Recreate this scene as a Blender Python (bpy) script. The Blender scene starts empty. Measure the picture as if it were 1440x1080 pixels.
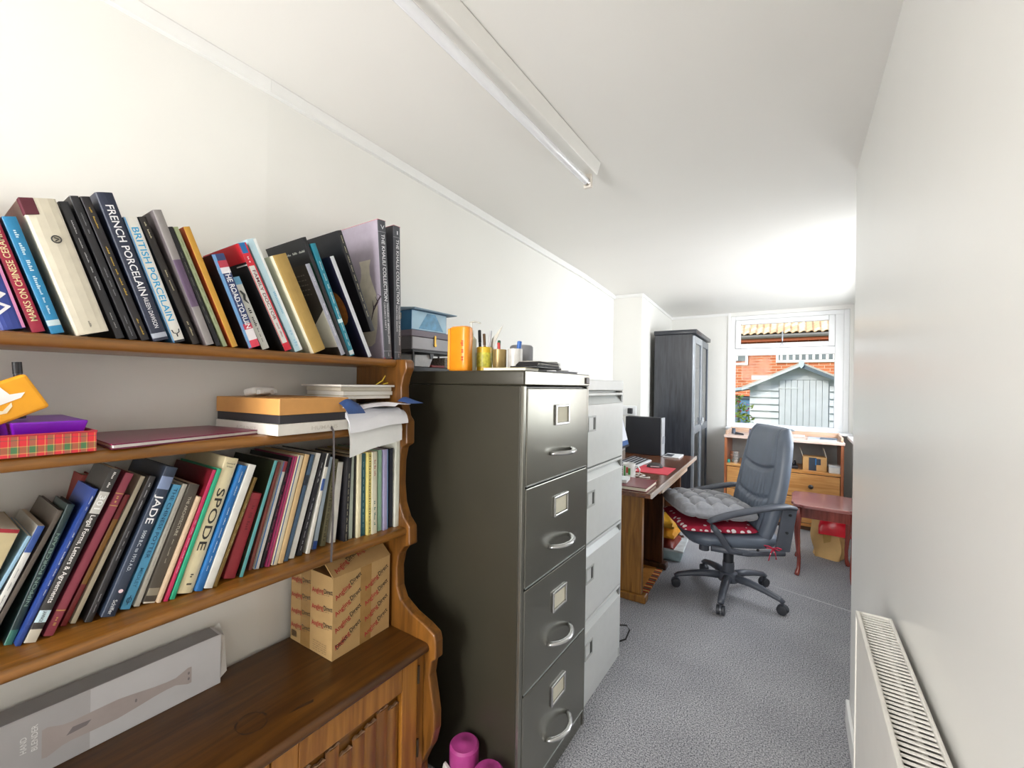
import bpy, bmesh, math, random
from mathutils import Vector, Matrix
random.seed(7)
SC = bpy.context.scene
COL = SC.collection
PI = math.pi
def rad(d): return d * PI / 180

# ---------------------------------------------------------------- camera
CAM_H = 1.29
FPX = 595.0
YAW, PITCH, ROLL = rad(33.95), rad(0.135), rad(0.905)
fw = Vector((-math.sin(YAW) * math.cos(PITCH), math.cos(YAW) * math.cos(PITCH), math.sin(PITCH)))
rt = Vector((math.cos(YAW), math.sin(YAW), 0))
up = rt.cross(fw)
r2 = rt * math.cos(ROLL) + up * math.sin(ROLL)
u2 = -rt * math.sin(ROLL) + up * math.cos(ROLL)
cd = bpy.data.cameras.new('camera')
cd.sensor_width = 36.0
cd.lens = FPX / 1440.0 * 36.0
cd.clip_start = 0.02
cd.clip_end = 200
cam = bpy.data.objects.new('camera', cd)
COL.objects.link(cam)
M = Matrix((r2, u2, -fw)).transposed().to_4x4()
M.translation = Vector((0, 0, CAM_H))
cam.matrix_world = M
SC.camera = cam

# ---------------------------------------------------------------- world, sun, daylight at the side window, added back fill, exposure
SC.view_settings.view_transform = 'Standard'
SC.view_settings.look = 'None'
SC.view_settings.gamma = 1.0
SC.view_settings.use_curve_mapping = False
SC.view_settings.exposure = 0.58
W = bpy.data.worlds.new('sky')
SC.world = W
W.use_nodes = True
nt = W.node_tree
bg = nt.nodes['Background']
sky = nt.nodes.new('ShaderNodeTexSky')
sky.sky_type = 'NISHITA'
sky.sun_disc = False
sky.sun_elevation = rad(42)
sky.sun_rotation = rad(215)
sky.air_density = 1.2
sky.dust_density = 2.5
nt.links.new(sky.outputs[0], bg.inputs[0])
bg.inputs[1].default_value = 0.24

def light(name, kind, loc, direction, energy, color=(1, 1, 1), sx=1, sy=1, angle=0.01):
    ld = bpy.data.lights.new(name, kind)
    ld.energy = energy
    ld.color = color
    if kind == 'AREA':
        ld.shape = 'RECTANGLE'
        ld.size = sx
        ld.size_y = sy
    if kind == 'SUN':
        ld.angle = angle
    o = bpy.data.objects.new(name, ld)
    COL.objects.link(o)
    o.location = loc
    o.rotation_euler = Vector(direction).to_track_quat('-Z', 'Y').to_euler()
    return o
light('sun', 'SUN', (0, 0, 8), (0.45, 0.75, -0.62), 1.05, (1.0, 0.95, 0.86), angle=rad(0.6))
# daylight entering the side window (outside its glass) and fill light through a window added behind the camera
light('side_window_daylight', 'AREA', (0.86, 3.72, 1.50), (-1, 0, -0.12), 50, (0.95, 0.975, 1.0), 2.1, 1.15)
light('back_fill_light', 'AREA', (-0.86, -1.66, 1.25), (0, 1, 0.0), 72, (1.0, 0.99, 0.975), 0.75, 1.8)

# ---------------------------------------------------------------- materials (all procedural)
def lin(h):
    h = h.lstrip('#')
    out = []
    for i in (0, 2, 4):
        c = int(h[i:i + 2], 16) / 255
        out.append(c / 12.92 if c <= 0.04045 else ((c + 0.055) / 1.055) ** 2.4)
    return out
MC = {}
def mat(h, rough=0.5, metal=0.0, var=0.06, ns=25.0, bump=0.0, bs=200.0, coat=0.0, spec=0.5, stretch=(1, 1, 1), sheen=0.0):
    key = (h, rough, metal, var, ns, bump, bs, coat, spec, stretch, sheen)
    if key in MC: return MC[key]
    m = bpy.data.materials.new('surface_' + h.lstrip('#'))
    m.use_nodes = True
    t = m.node_tree
    b = t.nodes['Principled BSDF']
    b.inputs['Roughness'].default_value = rough
    b.inputs['Metallic'].default_value = metal
    b.inputs['Specular IOR Level'].default_value = spec
    b.inputs['Coat Weight'].default_value = coat
    b.inputs['Coat Roughness'].default_value = 0.08
    if sheen: b.inputs['Sheen Weight'].default_value = sheen
    tc = t.nodes.new('ShaderNodeTexCoord')
    mp = t.nodes.new('ShaderNodeMapping')
    mp.inputs['Scale'].default_value = stretch
    t.links.new(tc.outputs['Object'], mp.inputs[0])
    n = t.nodes.new('ShaderNodeTexNoise')
    n.inputs['Scale'].default_value = ns
    n.inputs['Detail'].default_value = 4
    t.links.new(mp.outputs[0], n.inputs['Vector'])
    r = t.nodes.new('ShaderNodeValToRGB')
    c = lin(h)
    r.color_ramp.elements[0].position = 0.3
    r.color_ramp.elements[1].position = 0.7
    r.color_ramp.elements[0].color = [max(0, x * (1 - var)) for x in c] + [1]
    r.color_ramp.elements[1].color = [min(1, x * (1 + var)) for x in c] + [1]
    t.links.new(n.outputs['Fac'], r.inputs[0])
    t.links.new(r.outputs[0], b.inputs['Base Color'])
    if bump:
        n2 = t.nodes.new('ShaderNodeTexNoise')
        n2.inputs['Scale'].default_value = bs
        n2.inputs['Detail'].default_value = 3
        t.links.new(mp.outputs[0], n2.inputs['Vector'])
        bp = t.nodes.new('ShaderNodeBump')
        bp.inputs['Strength'].default_value = bump
        bp.inputs['Distance'].default_value = 0.004
        t.links.new(n2.outputs['Fac'], bp.inputs['Height'])
        t.links.new(bp.outputs[0], b.inputs['Normal'])
    MC[key] = m
    return m
def wood(h1, h2, axis='Y', rough=0.35, scale=6.0, coat=0.3):
    key = ('wood', h1, h2, axis, rough, scale, coat)
    if key in MC: return MC[key]
    m = bpy.data.materials.new('wood_' + h1.lstrip('#') + axis)
    m.use_nodes = True
    t = m.node_tree
    b = t.nodes['Principled BSDF']
    b.inputs['Roughness'].default_value = rough
    b.inputs['Coat Weight'].default_value = coat
    b.inputs['Coat Roughness'].default_value = 0.2
    tc = t.nodes.new('ShaderNodeTexCoord')
    mp = t.nodes.new('ShaderNodeMapping')
    s = [9, 9, 9]
    s['XYZ'.index(axis)] = 0.7
    mp.inputs['Scale'].default_value = s
    t.links.new(tc.outputs['Object'], mp.inputs[0])
    n = t.nodes.new('ShaderNodeTexNoise')
    n.inputs['Scale'].default_value = scale
    n.inputs['Detail'].default_value = 7
    n.inputs['Distortion'].default_value = 0.7
    t.links.new(mp.outputs[0], n.inputs['Vector'])
    r = t.nodes.new('ShaderNodeValToRGB')
    r.color_ramp.elements[0].position = 0.32
    r.color_ramp.elements[1].position = 0.68
    r.color_ramp.elements[0].color = lin(h1) + [1]
    r.color_ramp.elements[1].color = lin(h2) + [1]
    t.links.new(n.outputs['Fac'], r.inputs[0])
    t.links.new(r.outputs[0], b.inputs['Base Color'])
    bp = t.nodes.new('ShaderNodeBump')
    bp.inputs['Strength'].default_value = 0.12
    bp.inputs['Distance'].default_value = 0.002
    t.links.new(n.outputs['Fac'], bp.inputs['Height'])
    t.links.new(bp.outputs[0], b.inputs['Normal'])
    MC[key] = m
    return m
def nodes_mat(name):
    m = bpy.data.materials.new(name)
    m.use_nodes = True
    return m, m.node_tree, m.node_tree.nodes['Principled BSDF']
def glass_mat(name='window_glass', gloss=0.003, tint=(1, 1, 1)):
    m = bpy.data.materials.new(name)
    m.use_nodes = True
    t = m.node_tree
    t.nodes.remove(t.nodes['Principled BSDF'])
    tr = t.nodes.new('ShaderNodeBsdfTransparent')
    tr.inputs[0].default_value = (*tint, 1)
    gl = t.nodes.new('ShaderNodeBsdfGlossy')
    gl.inputs['Roughness'].default_value = 0.02
    mx = t.nodes.new('ShaderNodeMixShader')
    mx.inputs[0].default_value = gloss
    t.links.new(tr.outputs[0], mx.inputs[1])
    t.links.new(gl.outputs[0], mx.inputs[2])
    t.links.new(mx.outputs[0], t.nodes['Material Output'].inputs[0])
    return m
def carpet_mat():
    m, t, b = nodes_mat('grey_carpet')
    b.inputs['Roughness'].default_value = 0.95
    b.inputs['Specular IOR Level'].default_value = 0.1
    tc = t.nodes.new('ShaderNodeTexCoord')
    n = t.nodes.new('ShaderNodeTexNoise'); n.inputs['Scale'].default_value = 200; n.inputs['Detail'].default_value = 3
    n3 = t.nodes.new('ShaderNodeTexNoise'); n3.inputs['Scale'].default_value = 2.2; n3.inputs['Detail'].default_value = 3
    for q in (n, n3): t.links.new(tc.outputs['Object'], q.inputs['Vector'])
    r = t.nodes.new('ShaderNodeValToRGB')
    r.color_ramp.elements[0].position = 0.33; r.color_ramp.elements[0].color = lin('#595a61') + [1]
    r.color_ramp.elements[1].position = 0.68; r.color_ramp.elements[1].color = lin('#d2d2d5') + [1]
    t.links.new(n.outputs['Fac'], r.inputs[0])
    mx = t.nodes.new('ShaderNodeMixRGB'); mx.blend_type = 'MULTIPLY'; mx.inputs[0].default_value = 0.45
    r3 = t.nodes.new('ShaderNodeValToRGB')
    r3.color_ramp.elements[0].position = 0.35; r3.color_ramp.elements[0].color = (0.62, 0.62, 0.65, 1)
    r3.color_ramp.elements[1].position = 0.65; r3.color_ramp.elements[1].color = (1, 1, 1, 1)
    t.links.new(n3.outputs['Fac'], r3.inputs[0])
    t.links.new(r.outputs[0], mx.inputs[1]); t.links.new(r3.outputs[0], mx.inputs[2])
    t.links.new(mx.outputs[0], b.inputs['Base Color'])
    bp = t.nodes.new('ShaderNodeBump'); bp.inputs['Strength'].default_value = 0.6; bp.inputs['Distance'].default_value = 0.004
    t.links.new(n.outputs['Fac'], bp.inputs['Height']); t.links.new(bp.outputs[0], b.inputs['Normal'])
    return m
def brick_mat():
    m, t, b = nodes_mat('orange_brick')
    b.inputs['Roughness'].default_value = 0.9
    tc = t.nodes.new('ShaderNodeTexCoord')
    mp = t.nodes.new('ShaderNodeMapping'); mp.inputs['Rotation'].default_value = (PI / 2, 0, 0)
    br = t.nodes.new('ShaderNodeTexBrick')
    br.inputs['Scale'].default_value = 1.0
    br.inputs['Brick Width'].default_value = 0.225; br.inputs['Row Height'].default_value = 0.075; br.inputs['Mortar Size'].default_value = 0.006
    br.inputs['Color1'].default_value = lin('#c9794f') + [1]; br.inputs['Color2'].default_value = lin('#b1623e') + [1]; br.inputs['Mortar'].default_value = lin('#cfb9a2') + [1]
    t.links.new(tc.outputs['Object'], mp.inputs[0]); t.links.new(mp.outputs[0], br.inputs['Vector']); t.links.new(br.outputs[0], b.inputs['Base Color'])
    return m
def dots_mat(base, dot, scale=26, size=0.2):
    m, t, b = nodes_mat('polka_dot_cotton')
    b.inputs['Roughness'].default_value = 0.9
    tc = t.nodes.new('ShaderNodeTexCoord')
    v = t.nodes.new('ShaderNodeTexVoronoi'); v.inputs['Scale'].default_value = scale; v.inputs['Randomness'].default_value = 0.35
    t.links.new(tc.outputs['Object'], v.inputs['Vector'])
    r = t.nodes.new('ShaderNodeValToRGB'); r.color_ramp.interpolation = 'CONSTANT'
    r.color_ramp.elements[0].color = lin(dot) + [1]; r.color_ramp.elements[1].position = size; r.color_ramp.elements[1].color = lin(base) + [1]
    t.links.new(v.outputs['Distance'], r.inputs[0]); t.links.new(r.outputs[0], b.inputs['Base Color'])
    return m
def tartan_mat():
    m, t, b = nodes_mat('red_green_tartan')
    b.inputs['Roughness'].default_value = 0.35
    tc = t.nodes.new('ShaderNodeTexCoord')
    sep = t.nodes.new('ShaderNodeSeparateXYZ'); t.links.new(tc.outputs['Object'], sep.inputs[0])
    def stripes(axis, scale, cols, off=0.0):
        mu = t.nodes.new('ShaderNodeMath'); mu.operation = 'MULTIPLY_ADD'; mu.inputs[1].default_value = scale; mu.inputs[2].default_value = off
        t.links.new(sep.outputs[axis], mu.inputs[0])
        fr = t.nodes.new('ShaderNodeMath'); fr.operation = 'FRACT'; t.links.new(mu.outputs[0], fr.inputs[0])
        r = t.nodes.new('ShaderNodeValToRGB'); r.color_ramp.interpolation = 'CONSTANT'
        while len(r.color_ramp.elements) < len(cols): r.color_ramp.elements.new(0.5)
        for e, (p, c) in zip(r.color_ramp.elements, cols): e.position = p; e.color = lin(c) + [1]
        t.links.new(fr.outputs[0], r.inputs[0])
        return r.outputs[0]
    a = stripes('Y', 52, [(0, '#e0202c'), (0.36, '#d9b25a'), (0.42, '#c8283a'), (0.52, '#2e7a4c'), (0.86, '#d9b25a'), (0.92, '#8f2a3a')])
    z = stripes('Z', 29.4, [(0, '#d2303c'), (0.14, '#d8b46a'), (0.18, '#2f7d4a'), (0.46, '#d8b46a'), (0.50, '#e2303c'), (0.76, '#7a4a4a'), (0.8, '#e2303c')])
    x = stripes('X', 34, [(0, '#2f7d4a'), (0.36, '#d8b46a'), (0.42, '#e2303c'), (0.9, '#9d3b4a')])
    m1 = t.nodes.new('ShaderNodeMixRGB'); m1.inputs[0].default_value = 0.5; t.links.new(a, m1.inputs[1]); t.links.new(z, m1.inputs[2])
    m2 = t.nodes.new('ShaderNodeMixRGB'); m2.inputs[0].default_value = 0.12; t.links.new(m1.outputs[0], m2.inputs[1]); t.links.new(x, m2.inputs[2])
    t.links.new(m2.outputs[0], b.inputs['Base Color'])
    return m
def emit_mat(name, h, s):
    m, t, b = nodes_mat(name)
    b.inputs['Base Color'].default_value = (0.02, 0.02, 0.02, 1)
    b.inputs['Emission Color'].default_value = lin(h) + [1]
    b.inputs['Emission Strength'].default_value = s
    b.inputs['Roughness'].default_value = 0.3
    return m

# ---------------------------------------------------------------- geometry helpers
TXT = {}
def text2d(s):
    """flat outline mesh of a string: verts at unit cap height, faces, width"""
    if s in TXT: return TXT[s]
    c = bpy.data.curves.new('lettering', 'FONT')
    c.body = s; c.resolution_u = 3; c.offset = 0.010; c.fill_mode = 'BOTH'
    o = bpy.data.objects.new('lettering', c)
    COL.objects.link(o)
    me = bpy.data.meshes.new_from_object(o.evaluated_get(bpy.context.evaluated_depsgraph_get()))
    vs = [(v.co.x, v.co.y) for v in me.vertices]
    fs = [tuple(p.vertices) for p in me.polygons]
    bpy.data.objects.remove(o); bpy.data.curves.remove(c); bpy.data.meshes.remove(me)
    x0 = min(v[0] for v in vs); x1 = max(v[0] for v in vs)
    cap = 0.69
    vs = [((x - x0) / cap, y / cap) for x, y in vs]
    TXT[s] = (vs, fs, (x1 - x0) / cap)
    return TXT[s]
class B:
    """collects shapes; done() links them as ONE mesh object"""
    def __init__(self):
        self.bm = bmesh.new()
    def box(self, x0, x1, y0, y1, z0, z1, mi=0):
        bm = self.bm
        v = [bm.verts.new(p) for p in ((x0, y0, z0), (x1, y0, z0), (x1, y1, z0), (x0, y1, z0), (x0, y0, z1), (x1, y0, z1), (x1, y1, z1), (x0, y1, z1))]
        for f in ((0, 3, 2, 1), (4, 5, 6, 7), (0, 1, 5, 4), (1, 2, 6, 5), (2, 3, 7, 6), (3, 0, 4, 7)):
            bm.faces.new([v[i] for i in f]).material_index = mi
        return self
    def hull8(self, pts):
        bm = self.bm
        v = [bm.verts.new(p) for p in pts]
        for f in ((0, 3, 2, 1), (4, 5, 6, 7), (0, 1, 5, 4), (1, 2, 6, 5), (2, 3, 7, 6), (3, 0, 4, 7)):
            bm.faces.new([v[i] for i in f])
        return self
    def prism(self, poly, plane, a, b):
        """extrude a 2-D outline; plane 'XZ' (along y), 'XY' (along z), 'YZ' (along x)"""
        bm = self.bm
        def P(p, t):
            return {'XZ': (p[0], t, p[1]), 'XY': (p[0], p[1], t), 'YZ': (t, p[0], p[1])}[plane]
        A = [bm.verts.new(P(p, a)) for p in poly]; C = [bm.verts.new(P(p, b)) for p in poly]
        n = len(poly)
        bm.faces.new(A); bm.faces.new(list(reversed(C)))
        for i in range(n):
            bm.faces.new((A[i], C[i], C[(i + 1) % n], A[(i + 1) % n]))
        return self
    def ring(self, pts_list, closed_ends=True, loop=False):
        """skin a list of equal-length rings"""
        bm = self.bm
        rings = [[bm.verts.new(p) for p in r] for r in pts_list]
        n = len(rings[0])
        rng = len(rings) if loop else len(rings) - 1
        for i in range(rng):
            a, b = rings[i], rings[(i + 1) % len(rings)]
            for j in range(n):
                bm.faces.new((a[j], a[(j + 1) % n], b[(j + 1) % n], b[j]))
        if closed_ends and not loop:
            bm.faces.new(list(reversed(rings[0]))); bm.faces.new(rings[-1])
        return self
    def cyl(self, c, r, h, axis='Z', seg=20, r2=None):
        r2 = r if r2 is None else r2
        c = Vector(c)
        def P(a, rr, t):
            u, v = rr * math.cos(a), rr * math.sin(a)
            return c + Vector({'Z': (u, v, t), 'X': (t, u, v), 'Y': (v, t, u)}[axis])
        return self.ring([[P(2 * PI * k / seg, r, 0) for k in range(seg)], [P(2 * PI * k / seg, r2, h) for k in range(seg)]])
    def lathe(self, prof, c=(0, 0, 0), seg=24):
        c = Vector(c)
        return self.ring([[c + Vector((r * math.cos(2 * PI * k / seg), r * math.sin(2 * PI * k / seg), z)) for k in range(seg)] for r, z in prof])
    def tube(self, pts, r, seg=10, loop=False, ry=None, up=(0, 0, 1)):
        """sweep a circle (or ellipse r x ry) along points; r may be a list"""
        pts = [Vector(p) for p in pts]
        n = len(pts); rings = []
        U = Vector(up)
        for i, p in enumerate(pts):
            a = pts[(i - 1) % n] if (loop or i > 0) else p
            b = pts[(i + 1) % n] if (loop or i < n - 1) else p
            t = (b - a).normalized()
            s = t.cross(U)
            if s.length < 1e-3: s = t.cross(Vector((0.31, 0.9, 0.1)))
            s.normalize(); w = s.cross(t).normalized()
            rr = r[i] if isinstance(r, (list, tuple)) else r
            r_y = rr if ry is None else (ry[i] if isinstance(ry, (list, tuple)) else ry)
            rings.append([p + s * rr * math.cos(2 * PI * k / seg) + w * r_y * math.sin(2 * PI * k / seg) for k in range(seg)])
        return self.ring(rings, True, loop)
    def grid(self, fn, nu, nv, thick=None):
        """fn(u, v) -> point; open sheet, or closed slab when thick gives an offset fn"""
        bm = self.bm
        g = [[bm.verts.new(fn(i / nu, j / nv)) for j in range(nv + 1)] for i in range(nu + 1)]
        for i in range(nu):
            for j in range(nv):
                bm.faces.new((g[i][j], g[i + 1][j], g[i + 1][j + 1], g[i][j + 1]))
        if thick:
            h = [[bm.verts.new(thick(i / nu, j / nv)) for j in range(nv + 1)] for i in range(nu + 1)]
            for i in range(nu):
                for j in range(nv):
                    bm.faces.new((h[i][j], h[i][j + 1], h[i + 1][j + 1], h[i + 1][j]))
            for i in range(nu):
                bm.faces.new((g[i][0], h[i][0], h[i + 1][0], g[i + 1][0])); bm.faces.new((g[i + 1][nv], h[i + 1][nv], h[i][nv], g[i][nv]))
            for j in range(nv):
                bm.faces.new((g[0][j + 1], h[0][j + 1], h[0][j], g[0][j])); bm.faces.new((g[nu][j], h[nu][j], h[nu][j + 1], g[nu][j + 1]))
        return self
    def text(self, s, org, ux, uy, height, length=None, align='c', mi=0):
        """lettering centred on org; ux reading direction, uy letter-up; height = cap height; length squeezes"""
        vs, fs, w = text2d(s)
        ux, uy, org = Vector(ux).normalized(), Vector(uy).normalized(), Vector(org)
        sx = height if length is None else length / w
        ox = {'c': -w / 2, 'l': 0.0, 'r': -w}[align]
        bv = [self.bm.verts.new(org + ux * ((x + ox) * sx) + uy * ((y - 0.5) * height)) for x, y in vs]
        for f in fs:
            try: self.bm.faces.new([bv[i] for i in f]).material_index = mi
            except ValueError: pass
        return self
    def words(self, org, ux, uy, height, length, n, seed=0):
        """a row of tiny unreadable print: separate little bars of word lengths"""
        rr = random.Random(seed); ux, uy, org = Vector(ux).normalized(), Vector(uy).normalized(), Vector(org)
        ls = [rr.uniform(0.5, 1.5) for _ in range(n)]; tot = sum(ls) + 0.4 * (n - 1); x = -length / 2
        for l in ls:
            l2 = l / tot * length
            nt_ = max(1, min(14, int(l2 / max(height * .62, 1e-5)))); st = l2 / nt_
            for k in range(nt_):
                hh = height * rr.choice((.55, .6, .9)); x0, x1 = x + k * st, x + k * st + st * .62
                v = [self.bm.verts.new(org + ux * a + uy * b_) for a, b_ in ((x0, -height * .4), (x1, -height * .4), (x1, hh - height * .4), (x0, hh - height * .4))]
                self.bm.faces.new(v)
            x += l2 + 0.4 / tot * length
        return self
    def quad(self, a, b, c, d, mi=0):
        self.bm.faces.new([self.bm.verts.new(p) for p in (a, b, c, d)]).material_index = mi
        return self
    def jitter(self, amp, seed=0):
        rr = random.Random(seed)
        for v in self.bm.verts: v.co += Vector((rr.uniform(-amp, amp), rr.uniform(-amp, amp), rr.uniform(-amp, amp)))
        return self
    def xform(self, m):
        self.bm.transform(m); return self
    def done(self, name, material, parent=None, bevel=0.0, smooth=False, seg=2, inv=None, recalc=True):
        bm = self.bm
        if inv is not None: bm.transform(inv)
        if recalc: bmesh.ops.recalc_face_normals(bm, faces=bm.faces)
        if bevel:
            es = [e for e in bm.edges if len(e.link_faces) == 2 and e.calc_face_angle(0) > 0.5]
            bmesh.ops.bevel(bm, geom=es, offset=bevel, segments=seg, affect='EDGES', profile=0.5, clamp_overlap=True)
        me = bpy.data.meshes.new(name)
        bm.to_mesh(me); bm.free()
        for mm in (material if isinstance(material, (list, tuple)) else [material]): me.materials.append(mm)
        if smooth:
            for p in me.polygons: p.use_smooth = True
            if smooth == 'auto': me.set_sharp_from_angle(angle=rad(40))
        o = bpy.data.objects.new(name, me)
        COL.objects.link(o)
        if parent is not None: o.parent = parent
        return o
def thing(name, label, cat, loc=(0, 0, 0), rz=0.0, group=None, rot=None):
    o = bpy.data.objects.new(name, None)
    COL.objects.link(o)
    o.empty_display_size = 0.05
    o.location = loc
    o.rotation_euler = rot if rot is not None else (0, 0, rz)
    o['label'] = label; o['category'] = cat
    if group: o['group'] = group
    return o
def tag(o, label, cat, group=None, loc=None):
    o['label'] = label; o['category'] = cat
    if group: o['group'] = group
    return o
def struct(o):
    o['kind'] = 'structure'; return o
def inv_of(loc, rz=0.0):
    return (Matrix.Translation(loc) @ Matrix.Rotation(rz, 4, 'Z')).inverted()
def lbl(o, s):
    o['label'] = s; return o
# ================================================================ the room
CEIL = 2.14
paint = mat('#ecebe6', rough=0.42, var=0.012, ns=3, bump=0.03, bs=60, spec=0.35)
paint_gloss = mat('#e9e8e4', rough=0.3, var=0.015, ns=2.5, bump=0.05, bs=25, spec=0.45)
ceil_m = mat('#eeece7', rough=0.6, var=0.012, ns=2, spec=0.3)
trim_m = mat('#f0f0ee', rough=0.35, var=0.01)
upvc = mat('#f4f5f6', rough=0.28, var=0.008)
GLASS = glass_mat()

struct(B().box(-1.8, 1.0, -1.4, 5.34, -0.12, 0).done('floor', carpet_mat()))
struct(B().box(-1.8, 1.0, -1.4, 5.56, CEIL, CEIL + 0.14).done('ceiling', ceil_m))
LW = [(-1.245, -1.3), (-1.252, 0.6), (-1.290, 1.45), (-1.352, 2.95), (-1.426, 3.80)]
struct(B().prism(LW + [(-1.75, 3.80), (-1.75, -1.3)], 'XY', 0, CEIL).done('wall_left', paint))
PIL = [(-1.426, 3.80), (-1.17, 3.825), (-1.268, 5.33)]
struct(B().prism(PIL + [(-1.75, 5.33), (-1.75, 3.80)], 'XY', 0, CEIL).done('wall_alcove', paint))
WX0, WX1, WZ0, WZ1, WY = -0.625, 0.43, 0.86, 2.10, 5.33
b = B()
b.box(-1.75, WX0, WY, WY + 0.22, 0, CEIL).box(WX1, 0.46, WY, WY + 0.22, 0, CEIL)
b.box(WX0, WX1, WY, WY + 0.22, 0, WZ0).box(WX0, WX1, WY, WY + 0.22, WZ1, CEIL)
struct(b.done('wall_far', paint))
struct(B().box(0.183, 0.46, -1.3, 2.093, 0, CEIL).done('wall_right_near', paint_gloss))
b = B()
SY0, SY1, SZ0, SZ1 = 2.65, 5.05, 0.86, 2.08
b.box(0.46, 0.68, -1.3, SY0, 0, CEIL).box(0.46, 0.68, SY1, WY + 0.22, 0, CEIL)
b.box(0.46, 0.68, SY0, SY1, 0, SZ0).box(0.46, 0.68, SY0, SY1, SZ1, CEIL)
struct(b.done('wall_right', paint))
b = B()
BX0, BX1, BZ0, BZ1 = -1.22, -0.48, 0.25, 2.10
b.box(-1.75, BX0, -1.4, -1.22, 0, CEIL).box(BX1, 0.46, -1.4, -1.22, 0, CEIL)
b.box(BX0, BX1, -1.4, -1.22, 0, BZ0).box(BX0, BX1, -1.4, -1.22, BZ1, CEIL)
struct(b.done('wall_back', paint))

def ring_frame(b, ax, c0, c1, x0, x1, z0, z1, w):
    """rectangular frame of four bars in the XZ (ax Y) or YZ (ax X) plane"""
    def bx(u0, u1, q0, q1):
        if ax == 'Y': b.box(u0, u1, c0, c1, q0, q1)
        else: b.box(c0, c1, u0, u1, q0, q1)
    bx(x0, x0 + w, z0, z1); bx(x1 - w, x1, z0, z1); bx(x0 + w, x1 - w, z0, z0 + w); bx(x0 + w, x1 - w, z1 - w, z1)
    return b
# the window over the drawers
w1 = bpy.data.objects.new('window_1', None); COL.objects.link(w1); struct(w1); w1.location = (0, 5.36, WZ0)
iv = inv_of((0, 5.36, WZ0))
b = ring_frame(B(), 'Y', 5.36, 5.43, WX0, WX1, WZ0, WZ1, 0.045)
b.box(WX0 + .045, 0.3148, 5.36, 5.43, 1.66, 1.735).box(0.315, WX1 - .0452, 5.36, 5.43, WZ0 + .045, WZ1 - .045)
b.done('window_frame', upvc, w1, 0.004, inv=iv)
ring_frame(B(), 'Y', 5.342, 5.40, -0.578, 0.313, 1.737, 2.052, 0.05).done('opening_sash', upvc, w1, 0.006, inv=iv)
B().box(-0.575, 0.314, 5.39, 5.396, 0.906, 1.659).done('pane', GLASS, w1, inv=iv)
B().box(-0.53, 0.265, 5.37, 5.376, 1.788, 2.001).done('pane', GLASS, w1, inv=iv)
b = B().box(-0.150, -0.118, 5.326, 5.342, 1.745, 1.772).tube([(-0.134, 5.33, 1.765), (-0.134, 5.325, 1.82), (-0.134, 5.335, 1.91)], 0.007, 8)
b.done('window_stay', mat('#b9bcc2', 0.3, 0.6), w1, inv=iv)
B().box(WX0 - .02, WX1 + .02, 5.18, 5.36, 0.845, 0.868).done('window_sill', upvc, w1, 0.004, inv=iv)
# the side window beyond the end of the near wall
w2 = bpy.data.objects.new('window_2', None); COL.objects.link(w2); struct(w2); w2.location = (0.46, 3.85, SZ0)
iv = inv_of((0.46, 3.85, SZ0))
b = ring_frame(B(), 'X', 0.50, 0.57, SY0, SY1, SZ0, SZ1, 0.05)
b.box(0.50, 0.57, 3.83, 3.89, SZ0 + .05, SZ1 - .05).box(0.50, 0.57, SY0 + .05, 3.83, 1.66, 1.73).box(0.50, 0.57, 3.89, SY1 - .05, 1.66, 1.73)
b.done('window_frame', upvc, w2, 0.004, inv=iv)
for y0, y1 in ((SY0 + .051, 3.829), (3.891, SY1 - .051)):
    B().box(0.53, 0.536, y0, y1, SZ0 + .051, 1.659).done('pane', GLASS, w2, inv=iv)
    B().box(0.53, 0.536, y0, y1, 1.731, SZ1 - .051).done('pane', GLASS, w2, inv=iv)
ring_frame(B(), 'X', 0.452, 0.50, 3.895, SY1 - .055, 1.735, SZ1 - .055, 0.045).done('opening_sash', upvc, w2, 0.005, inv=iv)
B().box(0.40, 0.50, SY0, SY1 + .03, 0.83, 0.858).done('window_sill', upvc, w2, 0.004, inv=iv)
# unseen window added behind the camera to let in the fill light
w3 = bpy.data.objects.new('fill_window', None); COL.objects.link(w3); struct(w3); w3.location = (-0.5, -1.3, BZ0)
iv = inv_of((-0.5, -1.3, BZ0))
b = ring_frame(B(), 'Y', -1.34, -1.27, BX0, BX1, BZ0, BZ1, 0.05).box(-0.88, -0.82, -1.34, -1.27, BZ0 + .05, BZ1 - .05)
b.done('window_frame', upvc, w3, 0.004, inv=iv)
B().box(BX0 + .051, -0.881, -1.31, -1.304, BZ0 + .051, BZ1 - .051).done('pane', GLASS, w3, inv=iv)
B().box(-0.819, BX1 - .051, -1.31, -1.304, BZ0 + .051, BZ1 - .051).done('pane', GLASS, w3, inv=iv)

# cover strips where the walls meet the ceiling
def strip(pts, d, z0, z1, name, m):
    """thin board following a plan line, d = thickness to the room side (right of travel)"""
    b = B()
    for (x0, y0), (x1, y1) in zip(pts, pts[1:]):
        t = Vector((x1 - x0, y1 - y0)).normalized(); n = Vector((t.y, -t.x)) * d
        b.hull8([(x0, y0, z0), (x0 + n.x, y0 + n.y, z0), (x1 + n.x, y1 + n.y, z0), (x1, y1, z0), (x0, y0, z1), (x0 + n.x, y0 + n.y, z1), (x1 + n.x, y1 + n.y, z1), (x1, y1, z1)])
    return struct(b.done(name, m))
strip(LW, 0.016, CEIL - 0.037, CEIL - 0.001, 'trim_1', trim_m)
strip([(-1.426, 3.80), (-1.17, 3.825)], 0.008, CEIL - 0.03, CEIL - 0.001, 'trim_2', trim_m)
strip([(-1.17, 3.825), (-1.268, 5.33)], 0.008, CEIL - 0.03, CEIL - 0.001, 'trim_3', trim_m)
strip([(-1.268, 5.328), (-0.64, 5.328)], 0.008, CEIL - 0.03, CEIL - 0.001, 'trim_4', trim_m)
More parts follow.
